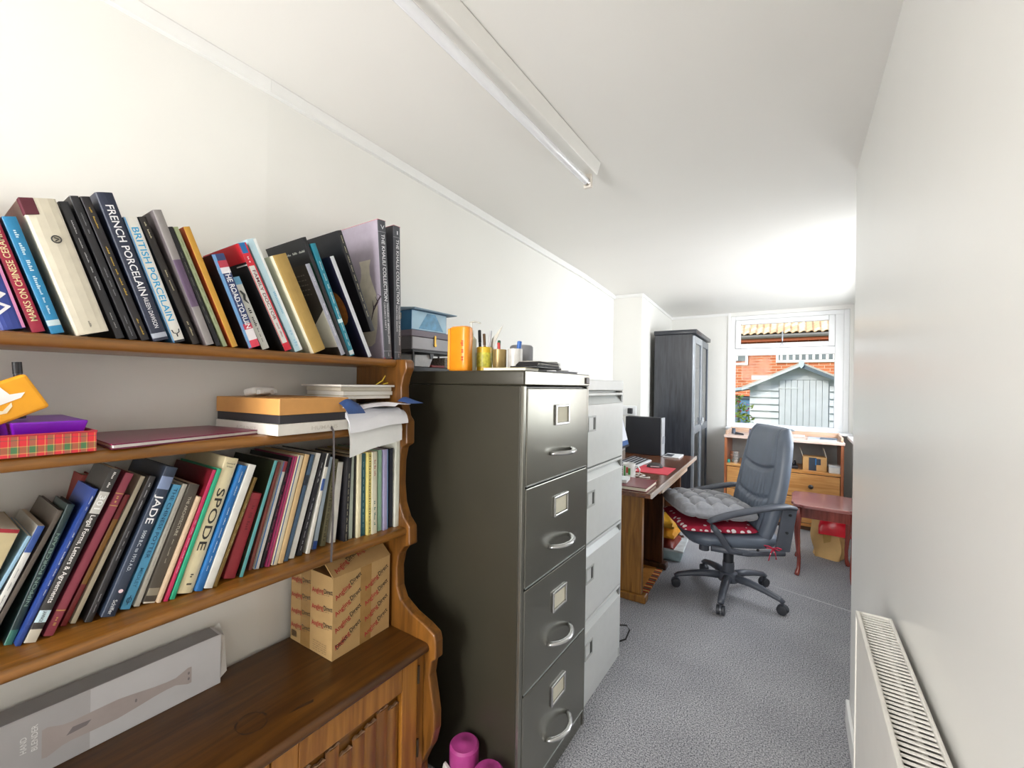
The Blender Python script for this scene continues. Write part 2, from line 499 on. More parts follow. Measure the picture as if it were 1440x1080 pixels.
struct(B().box(-0.652, -0.625, 5.318, 5.33, 0.86, CEIL - .002).done('trim_5', trim_m))
struct(B().box(0.171, 0.183, 1.30, 2.105, 0, 0.09).box(0.171, 0.46, 2.093, 2.106, 0, 0.09).done('baseboard_right', trim_m, bevel=0.004))
strip(LW, 0.014, 0, 0.09, 'baseboard_left', trim_m)
b = B()
P0, P1 = Vector((-0.20, 3.290)), Vector((0.40, 3.135))
t_ = (P1 - P0).normalized(); n_ = Vector((-t_.y, t_.x)) * 0.006
b.hull8([(P0.x - n_.x, P0.y - n_.y, 0), (P1.x - n_.x, P1.y - n_.y, 0), (P1.x + n_.x, P1.y + n_.y, 0), (P0.x + n_.x, P0.y + n_.y, 0),
         (P0.x - n_.x * .4, P0.y - n_.y * .4, .003), (P1.x - n_.x * .4, P1.y - n_.y * .4, .003), (P1.x + n_.x * .4, P1.y + n_.y * .4, .003), (P0.x + n_.x * .4, P0.y + n_.y * .4, .003)])
struct(b.done('trim_6', mat('#a9a9ad', 0.8)))

# ================================================================ outdoors, beyond the window
struct(B().box(-9, 9, 5.6, 30, -0.62, -0.5).done('ground', mat('#7e8f55', 0.95, var=0.3, ns=6)))
# shed
SHY = 7.6
shed_w = mat('#c3ccd0', 0.7, var=0.05, ns=8)
shed_r = mat('#b5b4aa', 0.8, var=0.08, ns=30)
barge_shade = mat('#5b6b73', 0.7)
sh = thing('garden_shed', 'pale grey timber shed with boarded door and shallow gable outside the window', 'shed', (0.05, SHY, -0.5))
iv = inv_of((0.05, SHY, -0.5))
AX, HW, EZ, AZ = 0.05, 0.66, 1.345, 1.665
B().prism([(AX - HW, -0.5), (AX + HW, -0.5), (AX + HW, EZ - .03), (AX, AZ - .03), (AX - HW, EZ - .03)], 'XZ', SHY + .02, SHY + 2.0).done('shed_body', shed_w, sh, inv=iv)
z = -0.5
while z < EZ:
    z1 = min(z + 0.104, EZ)
    B().hull8([(AX - HW, SHY - .026, z), (-0.225, SHY - .026, z), (-0.225, SHY + .02, z), (AX - HW, SHY + .02, z), (AX - HW, SHY + .006, z1), (-0.225, SHY + .006, z1), (-0.225, SHY + .02, z1), (AX - HW, SHY + .02, z1)]).done('cladding_board', shed_w, sh, inv=iv)
    B().hull8([(0.39, SHY - .026, z), (AX + HW, SHY - .026, z), (AX + HW, SHY + .02, z), (0.39, SHY + .02, z), (0.39, SHY + .006, z1), (AX + HW, SHY + .006, z1), (AX + HW, SHY + .02, z1), (0.39, SHY + .02, z1)]).done('cladding_board', shed_w, sh, inv=iv)
    z += 0.104
B().box(AX - HW + .02, AX + HW - .02, SHY - .014, SHY + .02, 1.435, 1.50).done('gable_rail', shed_w, sh, inv=iv)
B().prism([(AX - .34, 1.502), (AX + .34, 1.502), (AX, AZ - .03)], 'XZ', SHY - .004, SHY + .02).done('gable_board', shed_w, sh, inv=iv)
n = 8
for i in range(n):
    x0 = -0.218 + i * (0.60 / n)
    B().box(x0 + .002, x0 + .60 / n - .002, SHY - .02, SHY + .015, -0.45, 1.43).done('door_plank', shed_w, sh, 0.003, inv=iv)
for zz in (1.30, -0.2):
    B().box(-0.23, 0.02, SHY - .028, SHY - .02, zz, zz + .02).done('hinge_strap', mat('#cfd8da', .5), sh, inv=iv)
B().box(0.27, 0.34, SHY - .03, SHY - .018, 0.72, 0.75).cyl((0.305, SHY - .05, 0.735), 0.016, 0.03, 'Y', 10).box(0.345, 0.375, SHY - .03, SHY - .018, 0.725, 0.745).done('door_latch', mat('#7d7468', .5, .4), sh, inv=iv)
def slope(sgn, name, d0, d1, y0, y1, m, ov=0.10):
    xa, za = AX, AZ
    xe, ze = AX + sgn * (HW + ov), EZ - (AZ - EZ) * ov / HW
    B().prism([(xa, za + d0), (xe, ze + d0), (xe, ze + d1), (xa, za + d1)], 'XZ', y0, y1).done(name, m, sh, inv=iv)
for s in (-1, 1):
    slope(s, 'roof_panel', 0.0, 0.025, SHY - 0.16, SHY + 2.1, shed_r)
    slope(s, 'barge_board', -0.055 if s > 0 else -0.035, 0.0, SHY - 0.16, SHY - 0.135, barge_shade if s > 0 else shed_w)  # right board darker and deeper: shade under the roof edge put into it
B().prism([(AX - .03, AZ + .05), (AX + .035, AZ + .05), (AX + .03, AZ - .03), (AX, AZ - .07), (AX - .03, AZ - .02)], 'XZ', SHY - .185, SHY - .16).done('finial', mat('#bdd6e0', .6), sh, inv=iv)
# second shed behind it
s2 = thing('garden_hut', 'slate blue hut half hidden behind the pale shed', 'shed', (-1.1, 9.6, -0.5))
iv = inv_of((-1.1, 9.6, -0.5))
B().box(-1.9, -0.62, 9.6, 11.2, -0.5, 1.12).done('hut_wall', mat('#5f7482', .7), s2, inv=iv)
B().hull8([(-2.0, 9.45, 1.06), (-0.72, 9.45, 1.30), (-0.72, 11.3, 1.30), (-2.0, 11.3, 1.06), (-2.0, 9.45, 1.11), (-0.72, 9.45, 1.36), (-0.72, 11.3, 1.36), (-2.0, 11.3, 1.11)]).done('hut_roof', mat('#9fb3bb', .7), s2, inv=iv)
ring_frame(B(), 'Y', 9.57, 9.6, -0.98, -0.68, 0.55, 1.10, .03).done('window_frame', mat('#33424d', .6), s2, inv=iv)
B().box(-0.95, -0.71, 9.585, 9.595, 0.58, 1.07).done('pane', mat('#5b7fa0', .15), s2, inv=iv)
# neighbour's bungalow
HY = 13.0
hs = thing('brick_bungalow', 'orange brick bungalow with pale clay tiled roof beyond the garden', 'house', (0, HY, -0.5))
iv = inv_of((0, HY, -0.5))
B().box(-5, 5, HY, HY + 5, -0.5, 2.62).done('brick_wall', brick_mat(), hs, inv=iv)
EV = 2.66
B().box(-5.2, 5.2, HY - .36, HY + .2, EV - .12, EV - .09).done('soffit', mat('#b9552f', .7), hs, inv=iv)
B().box(-5.2, 5.2, HY - .38, HY - .36, EV - .15, EV - .01).done('fascia', mat('#c06a45', .7), hs, inv=iv)
B().tube([(-5.2, HY - .43, EV - .03), (5.2, HY - .43, EV - .03)], 0.055, 8).done('gutter', mat('#6d6e6b', .5), hs, inv=iv)
tile_ms = [mat(c, .85, var=.12, ns=14) for c in ('#e3c9a4', '#d9ba92', '#ead6b6', '#d2b189')]
ang = rad(33); gauge, tw = 0.165, 0.150
B().prism([(HY - .40, EV), (HY + 3.4, EV + 3.8 * math.tan(ang)), (HY + 3.4, EV + 3.8 * math.tan(ang) - .1), (HY - .40, EV - .06)], 'YZ', -5.2, 5.2).done('roof_deck', mat('#8f7c64', .9), hs, inv=iv)
tb = B()
prof = [(0, .0), (.044, .012), (.08, .042), (.113, .048), (.14, .030), (.154, .0)]
ringA = [(x - tw / 2, 0, z + .012) for x, z in prof] + [(x - tw / 2, 0, z - .004) for x, z in reversed(prof)]
ringB = [(x, gauge * 1.14, z - .004) for x, y, z in ringA]
tb.ring([ringA, ringB])
tile = tb.done('roof_tile', tile_ms[0], hs, smooth='auto')
tiles_me = []
for m_ in tile_ms:
    c_ = tile.data.copy(); c_.materials.clear(); c_.materials.append(m_); tiles_me.append(c_)
first = True
for r_ in range(11):
    for k in range(26):
        x = -2.15 + k * tw
        y = HY - .46 + r_ * gauge * math.cos(ang); zz = EV + .025 + r_ * gauge * math.sin(ang)
        o = tile if first else tile.copy()
        if not first: COL.objects.link(o)
        first = False
        o.data = random.choice(tiles_me); o.parent = hs
        o.location = (x, y - HY, zz + 0.5); o.rotation_euler = (ang, 0, 0)
for x0, x1, n in ((-2.3, -1.10, 5), (-0.46, 0.95, 9)):
    f = ring_frame(B(), 'Y', HY - .04, HY, x0, x1, 1.98 if n > 5 else 1.93, 2.50, .06).done('window_frame', upvc, hs, inv=iv)
    B().box(x0 + .06, x1 - .06, HY - .015, HY - .005, 2.03, 2.44).done('pane', mat('#6f7f88', .1, var=.3, ns=3), hs, inv=iv)
    for k in range(n):
        xx = x0 + .09 + k * (x1 - x0 - .18) / n
        B().box(xx, xx + .055, HY - .03, HY - .02, 2.05, 2.43).done('blind_slat', mat('#f1f2f2', .6), hs, inv=iv)
# shrub by the shed
rr = random.Random(3)
shr = thing('flowering_shrub', 'leafy green shrub with red flowers beside the pale shed', 'shrub', (-0.74, 6.75, -0.5))
for k in range(5):
    B().tube([(0.02 * k - .04, 0, 0), (0.05 * k - .1, 0.02 * k, .8), (0.09 * k - .2, .05 * k - .1, 1.5)], [0.012, .009, .004], 6).done('stem', mat('#6b5a3a', .9), shr)
def leaves(cnt, cols, size, name, hex_):
    b = B()
    for _ in range(cnt):
        a = rr.uniform(0, 2 * PI); q = math.sqrt(rr.random()); zc = rr.uniform(.45, 1.68)
        w = .30 * math.sin(min(1, (1.76 - zc) / .5) * PI / 2)
        c = Vector((q * w * math.cos(a), q * w * math.sin(a), zc))
        d = Vector((rr.uniform(-1, 1), rr.uniform(-1, 1), rr.uniform(-.5, .7))).normalized(); s = d.cross(Vector((rr.uniform(-1, 1), rr.uniform(-1, 1), 1))).normalized()
        n_ = d.cross(s) * size * .25
        b.quad(c, c + d * size + s * size * .5 + n_, c + d * size * 2, c + d * size - s * size * .5 + n_)
    o = b.done(name, mat(hex_, .55, var=.35, ns=9), shr, recalc=False); o['kind'] = 'stuff'
leaves(420, None, .038, 'foliage', '#7f9a35')
leaves(260, None, .038, 'foliage', '#b3bd4e')
leaves(70, None, .026, 'blossom', '#d8405a')
# ================================================================ dresser
oakY = wood('#66400f', '#925f22', 'Y'); oakZ = wood('#6e4214', '#9a6726', 'Z')
top_oak = wood('#3b2108', '#5b370e', 'Y', 0.34, 5.0, 0.12)
DL = (-1.05, 0.27, 0)
dr = thing('dresser', 'brown oak dresser with three bookshelves over a low linenfold cupboard', 'dresser', DL)
iv = inv_of(DL)
OUT = [(-1.0, 1.364), (-.992, 1.355), (-.990, 1.335), (-1.003, 1.312), (-1.012, 1.28), (-1.010, 1.23), (-1.0, 1.19), (-.985, 1.175), (-.984, 1.105), (-1.008, 1.092),
       (-1.018, 1.05), (-1.020, .98), (-1.012, .92), (-.992, .878), (-.967, .855), (-.964, .80), (-.990, .79), (-1.010, .765), (-1.021, .72), (-1.018, .66), (-1.0, .625),
       (-.95, .598), (-.89, .58), (-.858, .565), (-.852, .545), (-.851, .497), (-.868, .485), (-.876, .44), (-.864, .39), (-.853, .34), (-.853, .29), (-.866, .24), (-.886, .205),
       (-.905, .165), (-.900, .12), (-.87, .08), (-.855, .04), (-.855, 0), (-1.238, 0), (-1.238, 1.364)]
for y0, y1 in ((.893, .925), (-.40, -.368)):
    B().prism(OUT, 'XZ', y0, y1).done('end_panel', wood('#5c3812', '#85551f', 'Z'), dr, 0.004, inv=iv)
def nosed(x0, x1, y0, y1, z0, z1):
    r = (z1 - z0) / 2; pts = [(x0, z0), (x1 - r, z0)]
    pts += [(x1 - r + r * math.sin(a), (z0 + z1) / 2 - r * math.cos(a)) for a in [PI * k / 6 for k in range(1, 6)]]
    pts += [(x1 - r, z1), (x0, z1)]
    return B().prism(pts, 'XZ', y0, y1)
for xf, z1 in ((-1.035, 1.364), (-1.0, 1.165), (-.978, .850)):
    nosed(-1.235, xf, -.366, .892, z1 - .023, z1).done('shelf', oakY, dr, inv=iv, smooth='auto')
nosed(-1.235, -.876, -.366, .892, .508, .535).done('worktop', top_oak, dr, inv=iv, smooth='auto')
b = B(); stain = mat('#2c1706', .45, var=.5, ns=90)
for k in range(40):
    if k in (7, 8, 23): continue
    t0, t1 = 2 * PI * k / 40, 2 * PI * (k + 1) / 40
    ri, ro = .031 + .001 * math.sin(3 * t0), .0345 + .0012 * math.sin(5 * t0)
    b.quad(*[(-.99 + r * math.cos(t), .462 + .9 * r * math.sin(t), .5352) for r, t in ((ri, t0), (ro, t0), (ro, t1), (ri, t1))])
b.done('ring_stain', stain, dr, inv=iv, recalc=False)
b = B(); b.bm.faces.new([b.bm.verts.new(p) for p in ((-.949, .520, .5352), (-.945, .545, .5352), (-.937, .575, .5352), (-.946, .580, .5352), (-.953, .550, .5352))])
b.done('scorch_mark', stain, dr, inv=iv, recalc=False)
B().box(-1.23, -.915, -.366, .892, .06, .506).done('carcass', oakY, dr, inv=iv)
B().box(-.915, -.902, -.366, .892, .0, .075).done('plinth', oakY, dr, inv=iv)
B().box(-.915, -.897, .869, .892, .075, .506).done('stile', oakZ, dr, inv=iv)
dark_oak = wood('#734617', '#986425', 'Z'); carve = mat('#8a6a4e', .4, var=.2, ns=60)
for k in range(3):
    y1 = .866 - k * .412; y0 = y1 - .409
    d = B()
    d.box(-.914, -.893, y1 - .058, y1, .08, .503).box(-.914, -.893, y0, y0 + .058, .08, .503)
    d.box(-.914, -.893, y0 + .058, y1 - .058, .437, .503).box(-.914, -.893, y0 + .058, y1 - .058, .08, .14)
    do = d.done('cupboard_door', wood('#855217', '#ad742a', 'Y' if k == 9 else 'Z'), dr, 0.003, inv=iv)
    n = 8; w = (y1 - y0 - .116) / n
    for i in range(n):
        yc = y0 + .058 + w * (i + .5); hgt = .418 - .014 * (i % 2) - (.02 if i in (3, 4) else 0)
        pr = [(-.9135, yc - w / 2), (-.908, yc - w / 2), (-.903, yc - w * .22), (-.9025, yc + w * .2), (-.908, yc + w / 2), (-.9135, yc + w / 2)]
        B().prism(pr, 'XY', .142, hgt).done('linenfold_ridge', dark_oak, do, inv=iv, smooth='auto')
        B().prism([(yc - w / 2, hgt + .001), (yc - w * .25, hgt + .007), (yc, hgt + .003), (yc + w * .28, hgt + .008), (yc + w / 2, hgt + .001)], 'YZ', -.911, -.904).done('carved_tip', carve, do, inv=iv)
    for zz in (.43, .22):
        B().cyl((-.891, y1 + .001, zz), .0035, .05, 'Z', 8).done('hinge', mat('#4a3d2e', .4, .7), do, inv=iv)

# ================================================================ books
paper = mat('#e6dfcd', .85, var=.08, ns=300, stretch=(1, 40, 1)); paper_w = mat('#efece4', .85, var=.05, ns=300, stretch=(1, 40, 1))
def book(label, X, Y, th, lean, h, zs, spine, cover=None, depth=None, hard=True, texts=(), bands=(), strips=(), print_=(), page='c', rough=.38, group='books on the dresser', side=None, name='book'):
    """a shelved book: spine to +x, leaning in the y-z plane"""
    depth = depth or min(.20, 1.236 + X)
    a = rad(lean)
    lift = abs(math.sin(a)) * th / 2
    o = thing(name, label, 'book', (X, Y, zs + lift + .0004), group=group, rot=(-a, 0, 0))
    c = .0024 if hard else .0008
    ins = .003 if hard else .0004
    bulge = min(.004, th * .12) if hard else 0.0008
    ns = 6
    arc = [(bulge * math.cos(PI / 2 * (2 * k / ns - 1)) , th / 2 * math.sin(PI / 2 * (2 * k / ns - 1))) for k in range(ns + 1)] if th > .008 else [(0, -th / 2), (bulge * .5, -th * .25), (bulge * .5, th * .25), (0, th / 2)]
    pts = [(-depth, -th / 2)] + arc + [(-depth, th / 2), (-depth, th / 2 - c), (-c, th / 2 - c), (-c, -th / 2 + c), (-depth, -th / 2 + c)]
    bb = B().prism(pts, 'XY', 0, h)
    co = bb.done('cover', [mat(cover or spine, rough, var=.06, ns=40), mat(spine, rough, var=.06, ns=40)], o)
    for p in co.data.polygons:
        if p.normal.x > .25 and p.center.x > -.001: p.material_index = 1
    B().box(-depth + ins, -c - .0002, -th / 2 + c + .0001, th / 2 - c - .0001, ins, h - ins).done('page_block', paper if page == 'c' else paper_w, o)
    fx = bulge + .0003
    for z0, z1, hx in bands:
        b = B()
        q = [(x + .0002, y) for x, y in arc]
        for (xa, ya), (xb, yb) in zip(q, q[1:]): b.quad((xa, ya, z0 * h), (xb, yb, z0 * h), (xb, yb, z1 * h), (xa, ya, z1 * h))
        b.done('spine_band', mat(hx, rough), o, recalc=False)
    for s0, s1, hx in strips:
        B().quad((fx * .8, (s0 - .5) * th, .001), (fx * .8, (s1 - .5) * th, .001), (fx * .8, (s1 - .5) * th, h - .001), (fx * .8, (s0 - .5) * th, h - .001)).done('spine_stripe', mat(hx, rough), o, recalc=False)
    cols = {}
    for s, zc, ln, hf, hx, dr_, *off in texts:
        b = B()
        yo = (off[0] if off else 0) * th
        if dr_ == 'd': b.text(s, (fx + .0003, yo, zc * h), (0, 0, -1), (0, 1, 0), hf * th, ln * h)
        elif dr_ == 'u': b.text(s, (fx + .0003, yo, zc * h), (0, 0, 1), (0, -1, 0), hf * th, ln * h)
        else: b.text(s, (fx + .0003, yo, zc * h), (0, 1, 0), (0, 0, 1), hf * th, ln * th)
        b.done('lettering', mat(hx, .5, var=.02), o, recalc=False)
    for zc, ln, hf, hx, n in print_:
        cols.setdefault((hx, zc), B()).words((fx + .0003, 0, zc * h), (0, 0, -1), (0, 1, 0), hf * th * .72, ln * h, n, int(zc * 1000 + Y * 5000))
    for (hx, _z), b in cols.items():
        b.done('lettering', mat(hx, .5, var=.02), o, recalc=False)
    if side: side(o, th, h, depth)
    return o
ZS = 1.364; G1 = 'books on the top shelf'
def top(label, X, Y, th, lean, h, spine, **k): return book(label, X, Y, th, lean, h, ZS, spine, group=G1, **k)
top('wide royal blue book with huge white capitals at the far end of the top shelf', -1.055, .1173, .0254, -16, .255, '#2f4191', strips=[(.86, 1, '#d98bb8')], texts=[('WOR', .30, .42, .62, '#e9e6ea', 'u', -.1)])
top('slim crimson book on marks of Chinese ceramics', -1.055, .1444, .0154, -17, .26, '#a3203f', texts=[('MARKS ON CHINESE CERAMICS', .36, .58, .5, '#ead8a8', 'u')])
top('bright blue book with white script lettering on the top shelf', -1.055, .1665, .0162, -17.4, .19, '#2482b3', print_=[(.64, .5, .42, '#cfe6ee', 4), (.28, .22, .26, '#cfe6ee', 3)], bands=[(.07, .12, '#c3d6dd')])
def torn(o, th, h, d):
    B().box(-.012, .0045, -th / 2 - .0006, -th * .12, h - .026, h + .0004).done('exposed_cloth', mat('#5d2430', .7), o, .001)
    b = B(); 
    b.tube([(.0058 * math.cos(2 * PI * i / 18), .0058 * math.sin(2 * PI * i / 18), 0) for i in range(18)], .0009, 5, True).tube([(-.003, -.002, 0), (0, .003, 0), (.003, -.002, 0)], .0009, 5).xform(Matrix.Translation((.0049, .002, h * .71)) @ Matrix.Rotation(PI / 2, 4, 'Y'))
    b.done('emblem', mat('#2b2a2a', .6), o)
top('thick cream book with torn jacket showing maroon cloth', -1.050, .2093, .0438, -18, .227, '#d5cdb9', rough=.45, side=torn, print_=[(.07, .05, .1, '#5b544a', 1)])
top('scuffed black book touching the thick cream book', -1.058, .2483, .0124, -18.8, .242, '#26262a', print_=[(.62, .5, .22, '#c9c9cc', 5), (.14, .12, .2, '#bcbcbc', 2)])
top('black book without gilding, second of three black spines by the cream book', -1.055, .2667, .0118, -19.1, .257, '#222226', print_=[(.82, .14, .22, '#8d8d92', 2), (.42, .2, .22, '#8d8d92', 3), (.1, .15, .2, '#8d8d92', 2)])
top('black book with gold lettering touching the French porcelain volume', -1.055, .2846, .013, -19.7, .262, '#232024', print_=[(.86, .14, .26, '#cfa93b', 2), (.5, .34, .28, '#cfa93b', 5), (.1, .12, .26, '#cfa93b', 2)])
top('tall navy book titled French Porcelain in white capitals', -1.052, .3081, .0247, -18.6, .275, '#252c40', texts=[('FRENCH PORCELAIN', .62, .60, .46, '#e8e8ea', 'd'), ('AILEEN DAWSON', .20, .22, .28, '#dcdce0', 'd')], bands=[(.02, .055, '#aab0bd')])
top('white book titled British Porcelain in light blue capitals', -1.055, .3388, .021, -19.3, .244, '#e4e2da', cover='#5aa0d8', strips=[(0, .1, '#5aa6e0')], texts=[('BRITISH PORCELAIN', .55, .74, .5, '#2f9fd0', 'd')], bands=[(.0, .018, '#20222a')],
    side=lambda o, th, h, d: B().tube([(.0045, -.006, .026), (.0045, -.005, .020), (.0045, 0, .017), (.0045, .005, .020), (.0045, .006, .026)], .0009, 6).tube([(.0045, 0, .018), (.0045, 0, .011)], .0012, 6).done('emblem', mat('#1e1e20', .5), o))
top('black brown book with a few gold words beside the white porcelain book', -1.058, .3698, .013, -21.4, .256, '#2b2624', print_=[(.9, .12, .3, '#d9cfae', 2), (.52, .16, .26, '#c8bd9a', 2), (.13, .12, .3, '#c8bd9a', 2)])
top('smoky purple grey book whose cover stands proud of its neighbours', -1.046, .3911, .0144, -20.4, .273, '#8b8684', cover='#6e6668', bands=[(.3, .65, '#5d4a63')])
top('thin black book next to the pale green booklet', -1.056, .4105, .0089, -21.1, .25, '#17171c', print_=[(.5, .6, .2, '#8f8f80', 6)])
top('thin pale green booklet on the top shelf', -1.055, .4236, .0083, -21.8, .254, '#a9b58c', hard=False, print_=[(.55, .7, .24, '#4e5a3a', 8)])
top('mustard spined book with a rust red cover', -1.050, .4410, .0118, -21.6, .258, '#c69436', cover='#b8512a')
top('thick paperback titled The Road to Ruin with union flag spine', -1.050, .4822, .0253, -21.9, .212, '#33406b', cover='#1f1e22', hard=False, strips=[(0.0, .28, '#6f9fce')], bands=[(.0, .08, '#e3455c'), (.08, .2, '#e9e3e6'), (.2, .26, '#c43a52'), (.80, .86, '#e6e0e4'), (.86, .93, '#b8384c')], texts=[('THE ROAD TO RUIN', .52, .62, .42, '#f2f2f2', 'd', .14)], print_=[(.45, .4, .16, '#e8eef4', 5)])
top('small grey paperback with a black drawing on its spine', -1.060, .5125, .0169, -23.7, .172, '#c8c8c0', cover='#24242a', hard=False, print_=[(.45, .26, .5, '#26262a', 2), (.2, .2, .3, '#55555a', 3)], bands=[(.9, 1.0, '#6aa0c0')], side=lambda o, th, h, d: B().tube([(.0016, -.003, h * .82), (.0016, .002, h * .76), (.0016, -.001, h * .70), (.0016, .004, h * .64)], [.0016, .003, .0024, .0008], 6).done('emblem', mat('#3d4240', .6), o))
def doctor_side(o, th, h, d):
    B().quad((0, -th / 2 - .0003, h * .84), (-d, -th / 2 - .0003, h * .84), (-d, -th / 2 - .0003, h), (0, -th / 2 - .0003, h)).done('cover_band', mat('#c01f2c', .35), o, recalc=False)
    B().quad((0, -th / 2 - .0004, h * .81), (-.05, -th / 2 - .0004, h * .81), (-.05, -th / 2 - .0004, h * .82), (0, -th / 2 - .0004, h * .82)).done('cover_line', mat('#cfcfcf', .5), o, recalc=False)
top('red and white Family Doctor paperback with black cover', -1.050, .5611, .0176, -25.1, .26, '#d8d9d4', cover='#1d1d20', hard=False, bands=[(.91, 1.0, '#1f6fae'), (.80, .91, '#cf2b3c'), (0, .075, '#cf2b3c')], strips=[(.82, 1.0, '#cf2b3c'), (0, .1, '#cf2b3c')], texts=[('FAMILY DOCTOR', .53, .46, .4, '#6b2f3c', 'd')], print_=[(.2, .14, .3, '#8a4a58', 2), (.85, .06, .4, '#f0d8da', 2)], side=doctor_side)
top('pale sky blue and white floppy book leaning by the tan book', -1.053, .5899, .0201, -25.3, .277, '#bcd9e4', hard=False, strips=[(.7, 1, '#e9ecea')], print_=[(.45, .2, .4, '#7fb3d0', 1), (.12, .16, .6, '#9fc6da', 2)])
top('plain tan cloth book with no lettering', -1.042, .6395, .035, -25.8, .25, '#a88a4c', cover='#d8d2b8', rough=.8)
def grey_side(o, th, h, d):
    B().quad((0, -th / 2 - .0003, h * .10), (-.10, -th / 2 - .0003, h * .10), (-.10, -th / 2 - .0003, h * .28), (0, -th / 2 - .0003, h * .52)).done('cover_panel', mat('#d9d7cc', .5), o, recalc=False)
    b = B()
    for i in range(5): b.words((-.045, -th / 2 - .0004, h * (.9 - .05 * i)), (1, 0, 0), (0, 0, 1), .003, .05, 4, i)
    b.done('lettering', mat('#8f8780', .6), o, recalc=False)
top('crumpled silver grey book with dark jacket in front of the teal spine', -1.046, .7120, .0130, -25.5, .25, '#9a9ba6', cover='#35302c', rough=.5, print_=[(.4, .36, .5, '#d8d8e0', 2), (.82, .1, .4, '#c9c9cc', 2)], side=grey_side)
def green_side(o, th, h, d):
    B().quad((0, -th / 2 - .0003, 0), (-d, -th / 2 - .0003, 0), (-d, -th / 2 - .0003, h * .80), (0, -th / 2 - .0003, h * .80)).done('cover_panel', mat('#1d4a38', .4, var=.3, ns=20), o, recalc=False)
    B().words((-.07, -th / 2 - .0004, h * .9), (1, 0, 0), (0, 0, 1), .006, .12, 4, 3).done('lettering', mat('#b5b8b0', .6), o, recalc=False)
    B().quad((-.012, -th / 2 - .0005, h * .60), (-.035, -th / 2 - .0005, h * .60), (-.035, -th / 2 - .0005, h * .78), (-.012, -th / 2 - .0005, h * .78)).done('cover_picture', mat('#6f9a3a', .5, var=.6, ns=120), o, recalc=False)
top('tall black jacketed book with a dark green front behind the teal spine', -1.050, .7290, .0100, -24.3, .322, '#1c1c20', cover='#1a1a1e', side=green_side)
top('tall teal spine with pale script lettering', -1.050, .7440, .0150, -23.6, .309, '#1f7e93', print_=[(.6, .5, .36, '#cfe3e6', 5), (.2, .22, .26, '#cfe3e6', 3)], bands=[(.31, .345, '#c6dfe2'), (.01, .05, '#d0d8da')])
def ball_side(o, th, h, d):
    b = B(); k = 20
    b.bm.faces.new([b.bm.verts.new((-.052 + .036 * math.cos(2 * PI * i / k), -th / 2 - .0004, h * .52 + .05 * math.sin(2 * PI * i / k))) for i in range(k)])
    b.done('cover_picture', mat('#a8642a', .5, var=.4, ns=60), o, recalc=False)
top('thin navy book with an orange disc on its cover', -1.046, .8010, .0120, -26.1, .293, '#c9ccd0', cover='#1d1b30', hard=False, side=ball_side)
book('black book wedged between the navy book and the tall grey art volume', -1.056, .8170, .0150, -24.0, .290, ZS + .078, '#232327', cover='#202024', group=G1, hard=False, print_=[(.55, .8, .3, '#bfb99a', 9)], depth=.17)
def vase_side(o, th, h, d):
    y = -th / 2 - .0004
    pr = [(.012, .04), (.03, .05), (.045, .10), (.050, .16), (.046, .2), (.03, .235), (.021, .26), (.021, .285), (.028, .305)]
    b = B()
    pts = [(-.068 + r, y, z) for r, z in pr] + [(-.068 - r, y, z) for r, z in reversed(pr)]
    b.bm.faces.new([b.bm.verts.new(p) for p in pts])
    b.done('cover_picture', mat('#cfc9b8', .5, var=.12, ns=30), o, recalc=False)
    b = B()
    for t0 in (0, .02, .035):
        P = [(-.05 + t0 * .3, .12 + t0), (-.035 + t0, .155 + t0), (-.04 + t0 * .7, .18 + t0 * .5)]
        b.tube([(x, y - .0002, z) for x, z in P], [.001, .003, .0008], 5)
    b.done('cover_picture_branch', mat('#3a2a34', .6), o)
    B().box(-d, .002, -th / 2, th / 2, h, h + .0012).done('red_top_edge', mat('#b5485a', .5), o)
    B().box(-d, .002, -th / 2, th / 2, -.0003, .0035).done('red_bottom_edge', mat('#b5485a', .5), o)
for i, (Y, th, ln, rom, sub, lab) in enumerate(((.8707, .0296, -4.7, 'V', 'CERAMICS PART I', 'tall dark grey art volume numbered V with a vase on its mauve cover'), (.9100, .0265, -2.0, 'I', 'SELECTED ESSAYS', 'tall dark grey art volume numbered I at the end of the top shelf'))):
    top(lab, -1.050, Y, th, ln, .418, '#4a4c52', cover='#a39aa8' if i == 0 else '#3c3d42', depth=.185, texts=[(rom, .95, .5 if rom == 'V' else .16, .42, '#dcdce0', 'h'), ('THE KHALILI COLLECTION', .66, .48, .40, '#e4e4e8', 'd'), ('TREASURES OF IMPERIAL JAPAN', .26, .30, .20, '#d0d0d4', 'd', .16), (sub, .31, .20, .20, '#d0d0d4', 'd', -.2)],
        bands=[(.915, .917, '#b9b9c0'), (.055, .057, '#b9b9c0')], print_=[(.03, .03, .14, '#c9c9cc', 1)], side=vase_side if i == 0 else (lambda o, th, h, d: B().box(-d, .002, -th / 2, th / 2, h, h + .0012).done('red_top_edge', mat('#b5485a', .5), o)))

